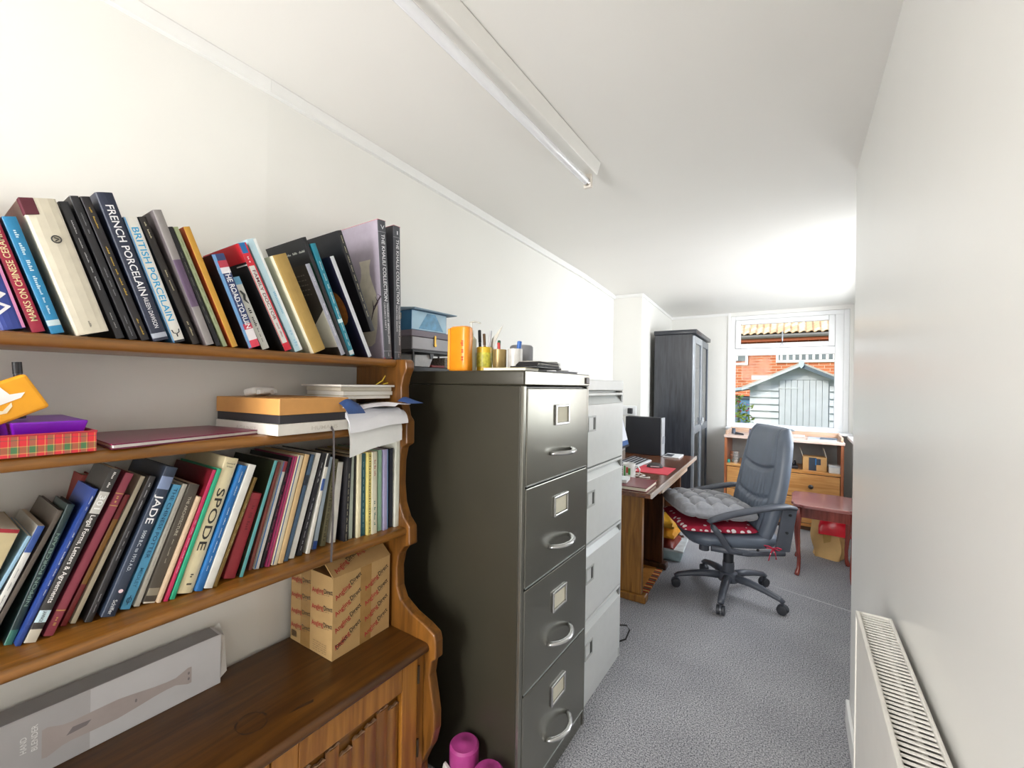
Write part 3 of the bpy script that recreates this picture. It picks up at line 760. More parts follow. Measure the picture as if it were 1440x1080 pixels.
ZL = .850; G2 = 'books and booklets on the lower shelf'
def low(label, X, Y, th, lean, h, spine, **k): return book(label, X, Y, th, lean, h, ZL, spine, group=G2, **k)
low('straw coloured ragged paperback at the far end of the lower shelf', -1.07, .0537, .0228, 19.3, .197, '#cdbd94', hard=False, rough=.9, bands=[(.97, 1, '#a3313a')])
low('very thin powder blue booklet beside the ragged straw paperback', -1.07, .0678, .0048, 23, .186, '#9cc3dc', hard=False)
low('small white booklet with a blue top band', -1.07, .0836, .0089, 20.8, .197, '#dfdfd8', hard=False, bands=[(.78, 1, '#34549a')], print_=[(.4, .5, .3, '#8a8a88', 5)])
low('dull brown grey book between the blue banded booklet and the dark green spine', -1.07, .0923, .0066, 22.3, .222, '#5a5148', hard=True)
low('dark green book titled Nippon Porcelain', -1.066, .1184, .0097, 18.2, .225, '#1d3434', depth=.095, texts=[('NIPPON PORCELAIN', .52, .52, .44, '#7f9a8a', 'u')], bands=[(0, .1, '#3f7b6c')])
low('faded red cloth book set back behind the front row of the lower shelf', -1.17, .1801, .0180, 11.3, .25, '#93413a', depth=.06, rough=.75, print_=[(.78, .2, .3, '#4a2020', 3)])
low('slim royal blue book leaning on the black legal forms book', -1.049, .1272, .0062, 20.6, .255, '#2f4a96', depth=.11, print_=[(.9, .1, .5, '#cfd6ea', 2), (.5, .4, .4, '#cfd6ea', 6)])
low('black and white book numbered 301 on legal forms and letters', -1.044, .1392, .0143, 21, .289, '#3a3836', depth=.11, hard=False, bands=[(.72, .855, '#c9c7c0'), (.105, .17, '#c6dfe8'), (0, .07, '#cfc9b8')], texts=[('301', .79, .085, .55, '#f4f4f2', 'd'), ('Legal Forms, Letters & Agreements', .46, .50, .46, '#f2f0ec', 'd'), ('LAWPACK', .137, .06, .3, '#3b3b3b', 'd')], print_=[(.93, .1, .36, '#e8e6e0', 2)])
low('maroon book with gold tooling beside the legal forms book', -1.048, .1605, .0126, 21.6, .278, '#8e3a4a', depth=.11, rough=.5, bands=[(.86, .865, '#c9a45a'), (.78, .785, '#c9a45a'), (.14, .146, '#c9a45a')], print_=[(.82, .05, .5, '#c9a45a', 2), (.08, .05, .4, '#c9a45a', 2)])
low('dark red book with a gold brown panel hidden behind the maroon one', -1.07, .1821, .0078, 21.3, .23, '#8a2a2c', depth=.095, bands=[(.3, .8, '#9a6a28')])
low('cream booklet between dark red and black spines', -1.068, .1936, .0072, 21, .264, '#cfc5ab', depth=.095, hard=False)
low('matt black book with faint white print beside the navy jade book', -1.051, .2104, .0103, 19.7, .262, '#2b2a2c', depth=.11, print_=[(.85, .2, .26, '#c9c9cc', 3), (.5, .2, .24, '#a9a9ac', 3), (.12, .12, .24, '#a9a9ac', 2)])
low('navy book titled Jade with white capitals', -1.043, .2344, .0202, 19.6, .276, '#2f3a4d', texts=[('JADE', .70, .20, .56, '#f0f0f0', 'd'), ('5000 B.C. to 1912 A.D.', .42, .27, .26, '#c9d2da', 'd'), ('Schiffer', .06, .09, .3, '#d8dde2', 'd')], bands=[(.84, .93, '#7f8fb0')], side=lambda o, th, h, d: B().cyl((.003, .002, h * .16), .0034, .0006, 'X', 12).done('emblem', mat('#e8cfd4', .5), o))
low('sky blue book titled The Chinese Potter', -1.053, .2605, .0147, 19.6, .235, '#58a6cf', hard=False, texts=[('THE CHINESE POTTER', .68, .58, .42, '#1f4f74', 'd'), ('MEDLEY', .24, .15, .38, '#2f6f94', 'd')], side=lambda o, th, h, d: B().tube([(.0014, .0034 * math.cos(t), h * .07 + .0045 * math.sin(t)) for t in [2 * PI * k / 12 for k in range(12)]], .0006, 5, True).tube([(.0014, 0, h * .035), (.0014, 0, h * .105)], .0006, 5).done('emblem', mat('#24506f', .5), o))
low('thin greyish white booklet beside the sky blue potter book', -1.051, .2772, .0087, 18.6, .234, '#c9c6ba', hard=False, print_=[(.5, .6, .16, '#77756c', 7)])
low('charcoal brown paperback on architecture', -1.044, .2939, .0186, 18.4, .23, '#4b453d', hard=False, texts=[('THE ARCHITECTURE', .72, .34, .26, '#b9b4a4', 'd')], print_=[(.42, .2, .18, '#a39e90', 3)], bands=[(.06, .12, '#8f8877'), (0, .012, '#d6d0bf')])
low('thin buff booklet under the crimson spine', -1.034, .3068, .006, 18.7, .205, '#d3b99a', hard=False)
low('thin crimson spined book with dark red cover', -1.030, .3160, .0068, 18.2, .26, '#c22f5c', cover='#6f1622', print_=[(.4, .4, .3, '#f0c9d2', 5)])
low('thin emerald green booklet between crimson and cream spines', -1.029, .3264, .0082, 17.9, .261, '#2fa87f', hard=False)
low('wide cream book with large black capitals down the spine', -1.033, .3484, .0274, 17.5, .278, '#dccfa8', texts=[('SPODE', .53, .46, .52, '#2f2a24', 'd'), ('Leonard', .955, .62, .14, '#5a5244', 'h'), ('Whiter', .93, .5, .14, '#5a5244', 'h')], print_=[(.12, .03, .3, '#4a4438', 1), (.06, .02, .5, '#4a4438', 1)])
low('glossy blue book just after the wide cream one', -1.024, .3700, .0134, 18.5, .261, '#1f66a5', print_=[(.85, .2, .24, '#cfe0ee', 2), (.4, .5, .24, '#cfe0ee', 6)])
low('plain white book just after the glossy blue one', -1.021, .3859, .0155, 18.7, .261, '#dddcd4', hard=False)
low('thin olive brown booklet beside the short red book', -1.020, .3978, .0067, 19.8, .232, '#6e5626', print_=[(.5, .5, .3, '#c9b98a', 5)])
low('short red cloth book among the taller spines', -1.034, .4307, .0241, 17.2, .185, '#9a2f38', rough=.6, bands=[(.92, .925, '#7a222a')], print_=[(.7, .3, .4, '#7a232b', 3)])
low('thin turquoise spined book with dark olive cover', -1.025, .4508, .0076, 16.2, .26, '#5fa5a6', cover='#2a3020')
low('thin russet booklet after the turquoise spine', -1.047, .4795, .0082, 14.8, .249, '#8c4a42', hard=False)
low('white booklet with a blue lower half', -1.040, .4900, .0105, 14.9, .25, '#dcdad2', hard=False, strips=[(.0, .3, '#3f76ad')], bands=[(.9, 1, '#a33a44')])
low('black booklet flecked with pink print', -1.038, .5014, .0074, 14.5, .259, '#231f26', hard=False, print_=[(.5, .7, .4, '#c05a80', 7)])
low('thin magenta booklet on the lower shelf', -1.032, .5120, .0084, 14.1, .26, '#b03a6a', hard=False, strips=[(.0, .3, '#5a2440')])
low('cream booklet with a blue stripe down one edge', -1.028, .5253, .0119, 13.7, .261, '#ddd2b4', hard=False, strips=[(0, .25, '#4a6a96')])
low('light tan booklet on the lower shelf', -1.027, .5389, .0119, 14, .262, '#d1b283', hard=False)
low('steel blue booklet after the light tan one', -1.029, .5529, .0094, 14.5, .26, '#49627c', hard=False, bands=[(.7, .8, '#1f2630')])
low('broad white booklet before the glossy black one', -1.033, .5685, .0134, 15, .261, '#e2e1da', hard=False)
low('glossy black booklet speckled with white print', -1.034, .5885, .0132, 14.6, .259, '#1b1b22', hard=False, print_=[(.3, .5, .25, '#c9c9d0', 7), (.8, .2, .3, '#d9d9d9', 3)])
low('white booklet with black and blue blocks behind the hanging strap', -1.030, .6099, .0085, 12.5, .255, '#d9d6cc', hard=False, bands=[(.62, .74, '#3a5a9a'), (.86, 1, '#2a2a30')])
low('pale blue grey booklet with a dark blue foot', -1.044, .6349, .0113, 10.5, .24, '#a9b9c6', hard=False, bands=[(0, .09, '#2a4f9a')])
low('olive booklet with a dark snakeskin pattern', -1.047, .6611, .0136, 9, .23, '#6d684c', hard=False, print_=[(.5, .9, .7, '#3d3b2c', 16)])
low('white booklet fanned open at the foot next to the strap', -1.049, .6906, .0172, 5.5, .218, '#e4e2da', hard=False)
low('black booklet standing nearly upright with gold flecks', -1.031, .7193, .0137, 2.2, .232, '#25242a', hard=False, print_=[(.4, .8, .3, '#b9b49a', 9)])
low('pale grey green booklet in the upright run', -1.038, .7390, .0114, .6, .231, '#b9c4b8', hard=False)
low('very thin black booklet in the upright run', -1.034, .7485, .0041, .3, .233, '#2a2826', hard=False)
low('ivory booklet beside the deep teal one', -1.027, .7582, .0116, 0, .237, '#e3dab8', hard=False)
low('deep teal booklet with light print', -1.030, .7741, .0145, -.5, .236, '#17566a', hard=False, print_=[(.5, .8, .22, '#a9cbd0', 9)])
low('booklet with a yellow and black zigzag spine', -1.020, .7887, .0119, -.7, .239, '#d8c878', hard=False, print_=[(.5, .95, .6, '#2f2a1c', 26)])
low('ivory booklet with green and pink flower sprigs', -1.017, .8043, .0174, -.8, .239, '#dcd8bf', hard=False, print_=[(.25, .3, .5, '#4f7a6a', 4), (.8, .2, .5, '#b06a5a', 3)])
low('mint green booklet in the upright run', -1.025, .8294, .0130, -.8, .24, '#9cc3a5', hard=False)
low('lilac booklet in the upright run', -1.017, .8444, .0155, -.8, .241, '#a9a2c4', hard=False, strips=[(.8, 1, '#6f9ac4')])
low('black navy booklet next to the last white one', -1.023, .8699, .0126, -.8, .241, '#1f2434', hard=False)
low('tall white booklet against the end panel of the dresser', -1.014, .8842, .0150, .2, .264, '#dfe0d2', hard=False)
# ================================================================ things on the middle shelf
Z2 = 1.1654
# tartan tin with a purple tray in it
tx = thing('tartan_tin', 'red and green tartan tin with an oval red badge and no lid', 'tin', (-1.115, .10, Z2))
b = B(); x0, x1, y0, y1, h = -.115, .115, -.108, .106, .034
b.box(x0, x1, y0, y1, 0, .002)
b.box(x0, x0 + .002, y0, y1, .002, h).box(x1 - .002, x1, y0, y1, .002, h).box(x0 + .002, x1 - .002, y0, y0 + .002, .002, h).box(x0 + .002, x1 - .002, y1 - .002, y1, .002, h)
b.done('tin_body', tartan_mat(), tx)
b = B().tube([(x1, y0, h), (x1, y1, h), (x0, y1, h), (x0, y0, h)], .0018, 6, True); b.done('rolled_rim', mat('#b5303c', .35), tx)
b = B(); k = 24
b.bm.faces.new([b.bm.verts.new((x1 + .0005, .02 - .055 + .017 * math.cos(2 * PI * i / k), .016 + .0095 * math.sin(2 * PI * i / k))) for i in range(k)])
b.done('oval_badge', mat('#d8323c', .4), tx, recalc=False)
B().tube([(x1 + .0006, -.035 + .0172 * math.cos(2 * PI * i / k), .016 + .0097 * math.sin(2 * PI * i / k)) for i in range(k)], .0007, 4, True).tube([(x1 + .0008, -.038, .013), (x1 + .0008, -.035, .02), (x1 + .0008, -.032, .013)], .0008, 5).done('badge_edge', mat('#e8a45a', .4), tx)
o = B().hull8([(-.085, .020, .004), (.085, .020, .004), (.085, .088, .004), (-.085, .088, .004), (-.095, .012, .052), (.095, .012, .052), (.095, .100, .052), (-.095, .100, .052)]).done('purple_tray', mat('#7d16b8', .35), None, .002)
o.location = (-1.115, .10, Z2); tag(o, 'bright purple open tray standing in the tartan tin', 'tray')
ye = thing('padded_envelope', 'yellow envelope with torn white address label tilted over the purple tray', 'envelope', (-1.045, .142, 1.269), rot=(rad(27.4), 0, 0))
B().box(-.012, .012, -.125, 0, -.0305, .0305).done('envelope_body', mat('#efa51c', .6), ye, .004)
B().prism([(-.11, -.004), (-.022, -.002), (-.014, .004), (-.030, .008), (-.034, .024), (-.11, .024)], 'YZ', .0121, .0126).done('address_label', mat('#f1eeec', .6), ye)
B().prism([(-.075, -.014), (-.055, -.008), (-.048, -.012), (-.034, -.004), (-.036, -.010), (-.046, -.017), (-.06, -.014), (-.073, -.018)], 'YZ', .0121, .0126).done('torn_label', mat('#f3e3c4', .7), ye)
B().words((.0126, -.065, .0265), (0, 1, 0), (0, 0, 1), .003, .06, 6, 2).done('small_print', mat('#6a4a2a', .6), ye, recalc=False)
ym = thing('marker_pen', 'dark marker pen poking up behind the yellow envelope', 'pen', (-1.085, .131, 1.2205), rot=(rad(4), 0, 0))
B().cyl((0, 0, 0), .0052, .075, 'Z', 14).done('barrel', mat('#26242e', .4), ym, smooth='auto'); B().cyl((0, 0, .0752), .0058, .02, 'Z', 14).done('cap', mat('#1c1b22', .4), ym, smooth='auto')
# burgundy album lying flat
al = thing('flat_album', 'thin burgundy album lying flat beside the tartan tin', 'book', (-1.11, .345, Z2))
B().prism([(-.125, -.115), (.115, -.118), (.055, .150), (-.125, .115)], 'XY', .0022, .0075).done('page_block', paper_w, al)
B().prism([(-.128, -.118), (.119, -.121), (.059, .154), (-.128, .118)], 'XY', .0077, .0100).done('front_cover', mat('#7a1f45', .3), al, .0006)
B().prism([(-.128, -.118), (.119, -.121), (.059, .154), (-.128, .118)], 'XY', 0, .0021).done('back_cover', mat('#6d1b3e', .35), al, .0004)
# two gift boxes: white below, tan with a black lid rim above
RZ = 0.09
wb = thing('white_game_box', 'flat white box with embossed grey lettering on the middle shelf', 'box', (-1.105, .585, Z2), rz=RZ)
B().box(-.135, .125, -.098, .095, 0, .026).done('box_body', mat('#e4dfd6', .5), wb, .0015)
B().text('HUMANS', (.1254, .025, .012), (0, 1, 0), (0, 0, 1), .009, .075).done('lettering', mat('#cfc8bc', .4), wb, recalc=False); B().text('AGAINST', (-.0, -.0984, .012), (1, 0, 0), (0, 0, 1), .009, .085).done('lettering', mat('#cfc8bc', .4), wb, recalc=False)
tb_ = thing('tan_game_box', 'tan and black lidded box stacked on the flat white box', 'box', (-1.107, .587, Z2 + .0264), rz=RZ + .015)
B().box(-.132, .122, -.096, .094, 0, .020).done('black_base', mat('#2c2a2e', .45), tb_, .001)
B().box(-.134, .124, -.098, .096, .0202, .058).done('tan_lid', mat('#d49a56', .5), tb_, .0015)
wg = thing('white_charger', 'rounded white plastic charger propped on the tan box', 'charger', (-1.17, .545, Z2 + .0848), rot=(0, rad(-14), rad(20)))
B().box(-.006, .030, -.036, .036, 0, .020).done('case', mat('#e9e9e6', .35), wg, .007, smooth='auto', seg=3)
B().box(.028, .040, -.028, -.016, -.002, .010).box(.028, .040, .016, .028, -.002, .010).done('prong', mat('#e2e2df', .35), wg, .002)
# papers and magazines at the end of the shelf
gp = 'papers piled at the end of the middle shelf'
def sheet(name, label, loc, poly, t, hexc, rz=0, edge=None, cat='magazine', bend=None):
    o = thing(name, label, cat, loc, rz=rz, group=gp)
    B().prism(poly, 'XY', .0006, t - .0006).done('pages', edge or paper_w, o)
    B().prism(poly, 'XY', t - .0005, t).done('front_cover', mat(hexc, .4), o); B().prism(poly, 'XY', 0, .0005).done('back_cover', mat(hexc, .4), o)
    return o
z = Z2
R4 = [(-.10, -.075), (.075, -.075), (.075, .100), (-.10, .100)]
# loose white paper sagging over the shelf front
def sagging(name, label, z0, xf, y0, y1, drop, m, seedv, t=.012, fold=None):
    rr = random.Random(seedv); ph = rr.uniform(0, 6)
    def top_(u, v):
        x = -1.20 + (xf + 1.20) * u; y = y0 + (y1 - y0) * v + .004 * math.sin(9 * u + ph)
        over = max(0, x + .999) / max(1e-6, xf + .999)
        return Vector((x - .25 * drop * over * over, y, z0 + t - drop * over ** 1.7 * (1 - .35 * v) + .002 * math.sin(7 * v + ph + 4 * u)))
    o = B().grid(top_, 22, 14, lambda u, v: top_(u, v) - Vector((0, 0, t * (1 - .5 * max(0, u - .75) / .25)))).done(name, m, None, smooth='auto')
    return tag(o, label, 'paper', gp)
z = Z2
sagging('paper_sheaf', 'lowest thick white paper sheaf drooping over the shelf edge', z + .0026, -.955, .690, .868, .085, mat('#e3e4e2', .8, var=.03), 1, .020)
sagging('paper_sheaf', 'second white paper sheaf of the drooping pile with a ragged edge', z + .0275, -.960, .683, .882, .045, mat('#e6e6ea', .8, var=.03), 2, .018)
z3 = z + .0490
for k, (xf, ya, yb, dp, lab) in enumerate(((-.972, .690, .872, .030, 'loose white sheet just under the creased letter'),)):
    sagging('paper_sheet', lab, z + .0498, xf, ya, yb, dp, mat('#dfe0e6', .8, var=.03), 7 + k, .0022); z3 += .004
b = B()
def fold_fn(u, v):
    return Vector((-1.20 + .235 * u, .676 + .212 * v, z3 + .006 + .004 * math.sin(5 * u + 6 * v) + .020 * max(0, u - .6) * (abs(v - .45) > .3) + .004 * u * v - .02 * max(0, u - .8)))
b.grid(fold_fn, 18, 18, lambda u, v: fold_fn(u, v) - Vector((0, 0, .0016)))
o = b.done('folded_letter', mat('#eceaf0', .7, var=.03), None, smooth='auto'); tag(o, 'creased white letter spread over the drooping paper pile', 'paper', gp)
def corner(u, v, y0, y1, s):
    return Vector((-1.0 + .050 * u, y0 + (y1 - y0) * v, z3 + .014 + .012 * math.sin(PI * v) * (1 - u) - s * .022 * u * u + .004))
for y0, y1, s, lab in ((.664, .716, 1.2, 'blue lined torn flap hanging off the paper pile near the tan box'), (.868, .925, .25, 'blue lined curled flap sticking out past the dresser end')):
    o = B().grid(lambda u, v: corner(u, v, y0, y1, s), 10, 8, lambda u, v: corner(u, v, y0, y1, s) - Vector((0, 0, .001))).done('envelope_flap', mat('#2c4a80', .5, var=.35, ns=14), None, smooth='auto')
    tag(o, lab, 'paper', gp)
zz = z3 + .024
sheet('magazine', 'gold edged magazine lowest of the flat stack above the letter', (-1.130, .785, zz), R4, .010, '#b59a5a'); zz += .0105
sheet('magazine', 'cream magazine in the middle of the flat stack above the letter', (-1.125, .790, zz), R4, .012, '#cfc6ae', .02); zz += .0125
sheet('magazine', 'beige magazine second from the top of the flat stack', (-1.128, .788, zz), R4, .012, '#d6d0c0', -.015, paper); zz += .0125
sheet('magazine', 'grey lilac magazine lying on top of the flat stack', (-1.115, .782, zz), [(-.11, -.085), (.085, -.09), (.080, .104), (-.10, .098)], .006, '#a9a6b0', .03); zz += .0065
o = B().tube([(-1.06, .835, zz), (-1.05, .85, zz + .012), (-1.055, .865, zz + .028)], .0018, 6).tube([(-1.055, .858, zz + .002), (-1.045, .868, zz + .006)], .0018, 6).done('gold_ribbon', mat('#d6b93a', .3, .3), None)
tag(o, 'small curl of gold ribbon on the magazine stack', 'ribbon')
o = B().tube([(-.992, .6385, 1.1735), (-.982, .639, 1.174), (-.975, .640, 1.165), (-.9745, .641, 1.12), (-.966, .636, 1.03), (-.962, .634, .95), (-.9655, .633, .852), (-.967, .634, .838)], .0045, 6, ry=.0015, up=(0, 1, 0)).done('black_strap', mat('#3a3434', .7), None)
tag(o, 'black strap hanging in front of the lower shelf books', 'strap')

# ================================================================ on the dresser worktop
cx, cy, cz = -1.125, .780, .5358
cb = thing('delivery_carton', 'kraft cardboard delivery carton printed with slanted red and black words on the worktop', 'box', (cx, cy, cz), rz=rad(2))
card = mat('#bd9a66', .75, var=.06, ns=15); card_in = mat('#b98a4e', .8)
hx0, hx1, hy0, hy1, hh = -.105, .090, -.100, .098, .222
b = B()
b.box(hx0, hx1, hy0, hy1, 0, .003)
for q in ((hx0, hx0 + .003, hy0, hy1), (hx1 - .003, hx1, hy0, hy1), (hx0 + .003, hx1 - .003, hy0, hy0 + .003), (hx0 + .003, hx1 - .003, hy1 - .003, hy1)): b.box(q[0], q[1], q[2], q[3], .003, hh)
b.done('carton_body', card, cb)
def flap(p0, p1, d, name='carton_flap'):
    p0, p1, d = Vector(p0), Vector(p1), Vector(d); n = (p1 - p0).cross(d).normalized() * .003
    B().hull8([p0, p1, p1 + d, p0 + d, p0 + n, p1 + n, p1 + d + n, p0 + d + n]).done(name, card, cb)
flap((hx1, hy0, hh), (hx1, hy1, hh), (-.075, 0, .060)); flap((hx0, hy0, hh), (hx0, hy1, hh), (.06, 0, -.02))
flap((hx0, hy1, hh), (hx1 - .01, hy1, hh), (0, .004, -.07)); flap((hx0 + .005, hy0, hh), (hx1 - .005, hy0, hh), (0, .09, -.012))
B().box(hx1 + .0002, hx1 + .0006, -.010, .028, .0, hh).box(hx1 - .06, hx1, -.010, .028, 0, 0).done('brown_tape', mat('#a8834f', .25, var=.1), cb)
B().box(hx0 + .05, hx0 + .095, hy0 - .0006, hy0 - .0002, 0, hh).done('brown_tape', mat('#a8834f', .25, var=.1), cb)
sl = rad(27)
ux, uy = Vector((0, math.cos(sl), math.sin(sl))), Vector((0, -math.sin(sl), math.cos(sl)))
fx = hx1 + .0009
def brand(p, ux, uy, hgt, parts='AD'):
    p = Vector(p); hgt *= 1.12
    rm_, bm_ = mat('#b02a2e', .7), mat('#262321', .7)
    if 'A' in parts: B().text('Angling', p - ux * .001, ux, uy, hgt, .052, 'r').done('red_lettering', rm_, cb, recalc=False)
    if 'D' in parts: B().text('Direct', p + ux * .002, ux, uy, hgt, .038, 'l').done('black_lettering', bm_, cb, recalc=False)
    if 'A' in parts and 'D' in parts: B().words(p + ux * .0 - uy * .0105, ux, uy, .0016, .05, 5, int(p.z * 999)).done('small_print', bm_, cb, recalc=False)
for yy, z_, pt in ((-.046, .190, 'AD'), (.052, .178, 'AD'), (-.046, .145, 'AD'), (.052, .133, 'AD'), (-.046, .100, 'AD'), (.052, .088, 'AD'), (-.046, .055, 'AD'), (.052, .043, 'AD'), (-.090, .030, 'D')):
    brand((fx, yy, z_), ux, uy, .0125, pt)
ux2, uy2 = Vector((math.cos(rad(8)), 0, math.sin(rad(8)))), Vector((-math.sin(rad(8)), 0, math.cos(rad(8))))
for xx, z_, pt in ((-.049, .186, 'AD'), (.050, .180, 'AD'), (-.049, .140, 'AD'), (.050, .134, 'AD'), (-.049, .094, 'AD'), (.050, .088, 'AD'), (-.049, .052, 'AD')):
    brand((xx, hy0 - .0009, z_), ux2, uy2, .0115, pt)
ux3, uy3 = Vector((-.02, math.cos(sl), math.sin(sl) * .9)), Vector((-.62, -.3, .52))
for yy, k in ((-.04, .35), (.045, .6)):
    brand(Vector((hx1, 0, hh)) + Vector((-.075 * k + .0025, yy, .060 * k + .0045)), Vector((-.30, .9, .24)), Vector((-.70, -.42, .56)), .0125)
b = B()
for i in range(9): b.quad((-.098 + i * .0028, hy0 - .0009, .012), (-.098 + i * .0028 + .0014, hy0 - .0009, .012), (-.098 + i * .0028 + .0014, hy0 - .0009, .030), (-.098 + i * .0028, hy0 - .0009, .030))
for i in range(5): b.words((.035, hy0 - .0009, .034 - i * .006), (1, 0, 0), (0, 0, 1), .0022, .06, 5, i)
b.done('small_print', mat('#5a4636', .7), cb, recalc=False)
# hand blender box, long and low along the wall
hb = thing('hand_blender_box', 'long white and grey hand blender carton lying along the wall on the worktop', 'box', (-1.212, .16, .5356))
gl_ = mat('#d9d9dc', .3, var=.02); gd = mat('#9b9a9d', .35, var=.03); gm = mat('#c3c2c4', .3, var=.02)
L0, L1, bh = -.042, .318, .122
B().box(-.027, .028, L0, L1, 0, bh).done('carton_body', gl_, hb, .0015)
B().box(-.0265, .0275, L0 + .001, L1 - .006, bh, bh + .0006).done('grey_top_panel', gd, hb)
B().box(.0281, .0284, L0, .082, .001, bh - .0005).done('grey_side_panel', gm, hb)
B().hull8([(-.027, L1 + .0005, .004), (.026, L1 + .0005, .012), (.022, L1 + .016, .02), (-.02, L1 + .012, .015), (-.025, L1 + .0005, bh - .004), (.027, L1 + .0005, bh - .002), (.018, L1 + .010, bh - .012), (-.02, L1 + .014, bh + .006)]).done('crumpled_end_flap', mat('#e2e1de', .6), hb)
# printed blender picture: handle, body, shaft and bell
b = B(); fx = .0288
prof = [(.004, .024), (.012, .0255), (.022, .0225), (.035, .018), (.05, .0165), (.085, .0175), (.13, .0180), (.17, .0135), (.20, .0095), (.225, .0075), (.245, .0075), (.258, .012), (.272, .017), (.280, .0165)]
cyc, czc = .012, .056
def bl(p): return [(fx, cyc + y, czc + r + .05 * (y - .1) * 0) for y, r in p] + [(fx, cyc + y, czc - r) for y, r in reversed(p)]
prof = [(y * .87, r * 1.12) for y, r in prof]
b.bm.faces.new([b.bm.verts.new(p) for p in bl(prof)])
b.done('blender_picture', mat('#bdb3b1', .3, var=.05), hb, recalc=False)
b = B(); b.bm.faces.new([b.bm.verts.new(p) for p in [(fx + .0003, cyc + .036, czc - .005), (fx + .0003, cyc + .065, czc - .003), (fx + .0003, cyc + .072, czc + .005), (fx + .0003, cyc + .045, czc + .007)]])
b.done('picture_switch', mat('#8d8688', .3), hb, recalc=False); b = B()
b.bm.faces.new([b.bm.verts.new((fx + .0003, cyc + .142 + .002 * math.cos(t), czc + .004 * math.sin(t))) for t in [2 * PI * k / 10 for k in range(10)]])
b.done('picture_button', mat('#8d8688', .3), hb, recalc=False)
for dz in (-.007, .006):
    b = B(); b.bm.faces.new([b.bm.verts.new((fx + .0003, cyc + .238 + .0022 * math.cos(t), czc + dz + .0035 * math.sin(t))) for t in [2 * PI * k / 10 for k in range(10)]]); b.done('picture_slot', mat('#8d8688', .3), hb, recalc=False)
B().text('HAND', (fx + .0003, -.008, .070), (0, 0, 1), (0, -1, 0), .008, .030).done('lettering', mat('#f6f6f6', .4), hb, recalc=False); B().text('BLENDER', (fx + .0003, .006, .076), (0, 0, 1), (0, -1, 0), .008, .048).done('lettering', mat('#f6f6f6', .4), hb, recalc=False)

# ================================================================ dumbbells on the floor by the dresser
pink = mat('#a63c80', .38, var=.05)
for (x, y, hgt, lab) in ((-.815, .985, .215, 'pink vinyl dumbbell on end beside the dresser foot'), (-.716, .975, .190, 'pink vinyl dumbbell on end nearer the dark filing cabinet')):
    d = thing('dumbbell', lab, 'dumbbell', (x, y, 0), group='dumbbells by the dresser')
    r = .044
    B().lathe([(.001, 0), (r - .006, 0), (r, .006), (r, .06), (r - .008, .068), (.018, .07), (.001, .07)], seg=28).done('weight_head', pink, d, smooth='auto')
    B().cyl((0, 0, .0702), .015, hgt - .1404, 'Z', 18).done('grip', pink, d, smooth='auto')
    z0 = hgt - .07
    B().lathe([(.001, z0), (.018, z0), (r - .008, z0 + .002), (r, z0 + .01), (r, hgt - .006), (r - .006, hgt), (.014, hgt), (.012, hgt + .0015), (.001, hgt + .002)], seg=28).done('weight_head', pink, d, smooth='auto')
o = B().hull8([(-.862, .934, .130), (-.838, .934, .118), (-.838, .944, .118), (-.862, .944, .130), (-.852, .934, .172), (-.830, .934, .162), (-.830, .944, .162), (-.852, .944, .172)]).done('door_wedge', mat('#cfccc6', .5), None, .002)
tag(o, 'small grey white plastic block beside the dresser foot', 'block')

# ================================================================ dark filing cabinet
olive = mat('#37342a', .34, .15, var=.05, ns=5, spec=.4); olive_sheen = mat('#84837a', .27, .78, var=.10, ns=4, spec=.6, stretch=(1, 1, .5))  # second tone is lighter: sheen of the white wall painted onto the front
chrome = mat('#c9c9c9', .2, .9, var=.03)
FC = (-.962, 1.28, 0); iv = inv_of(FC)
fc = thing('dark_filing_cabinet', 'tall dark olive metal four drawer filing cabinet', 'filing cabinet', FC)
XF, Y0, Y1 = -.662, 1.046, 1.512
B().box(-1.262, XF - .012, Y0, Y1, 0, 1.288).done('cabinet_body', olive, fc, .003, inv=iv)
B().box(-1.264, XF + .002, Y0 - .002, Y1 + .002, 1.2885, 1.334).done('cabinet_top', olive, fc, .006, inv=iv, smooth='auto', seg=3)
B().box(XF + .0021, XF + .0032, Y0 + .002, Y1 - .002, 1.293, 1.331).done('top_front_sheen', olive_sheen, fc, inv=iv)  # added strip that carries the painted sheen across the top's front
b = B().box(XF - .012, XF, Y0, Y0 + .016, 0, 1.288).box(XF - .012, XF, Y1 - .016, Y1, 0, 1.288).box(XF - .012, XF - .003, Y0 + .016, Y1 - .016, 0, .055)
b.done('front_frame', olive_sheen, fc, .002, inv=iv)
ZB = [1.284, .985, .682, .367, .058]
for k in range(4):
    z1, z0 = ZB[k] - .003, ZB[k + 1] + .003
    d = B().box(XF - .0115, XF + .002, Y0 + .018, Y1 - .018, z0, z1).done('drawer', olive_sheen, fc, .003, inv=iv)
    zc = z0 + .205; yc = 1.285
    h_ = ring_frame(B(), 'X', XF + .002, XF + .009, yc - .050, yc + .050, zc - .034, zc + .034, .008).done('label_holder', chrome, d, .002, inv=iv)
    B().box(XF + .0022, XF + .0034, yc - .041, yc + .041, zc - .025, zc + .025).done('label_card', mat('#ded9c4', .7), d, inv=iv)
    zh = z0 + .082
    pts = [(XF + .002, yc - .075, zh)] + [(XF + .002 + .040 * math.sin(PI * t) ** .6, yc - .072 + .144 * t, zh) for t in (.06, .16, .3, .5, .7, .84, .94)] + [(XF + .002, yc + .075, zh)]
    B().tube(pts, .0095, 10, ry=.0065).done('drawer_handle', chrome, d, inv=iv, smooth=True)
    B().box(XF + .002, XF + .0035, Y0 + .02, Y1 - .02, z0 - .0005, z0 + .003).done('drawer_edge', mat('#aeb0b0', .3, .7), d, inv=iv)
B().box(XF + .002, XF + .008, 1.470, 1.500, 1.298, 1.322).done('lock_cover', mat('#3c2f28', .4), fc, .003, inv=iv)
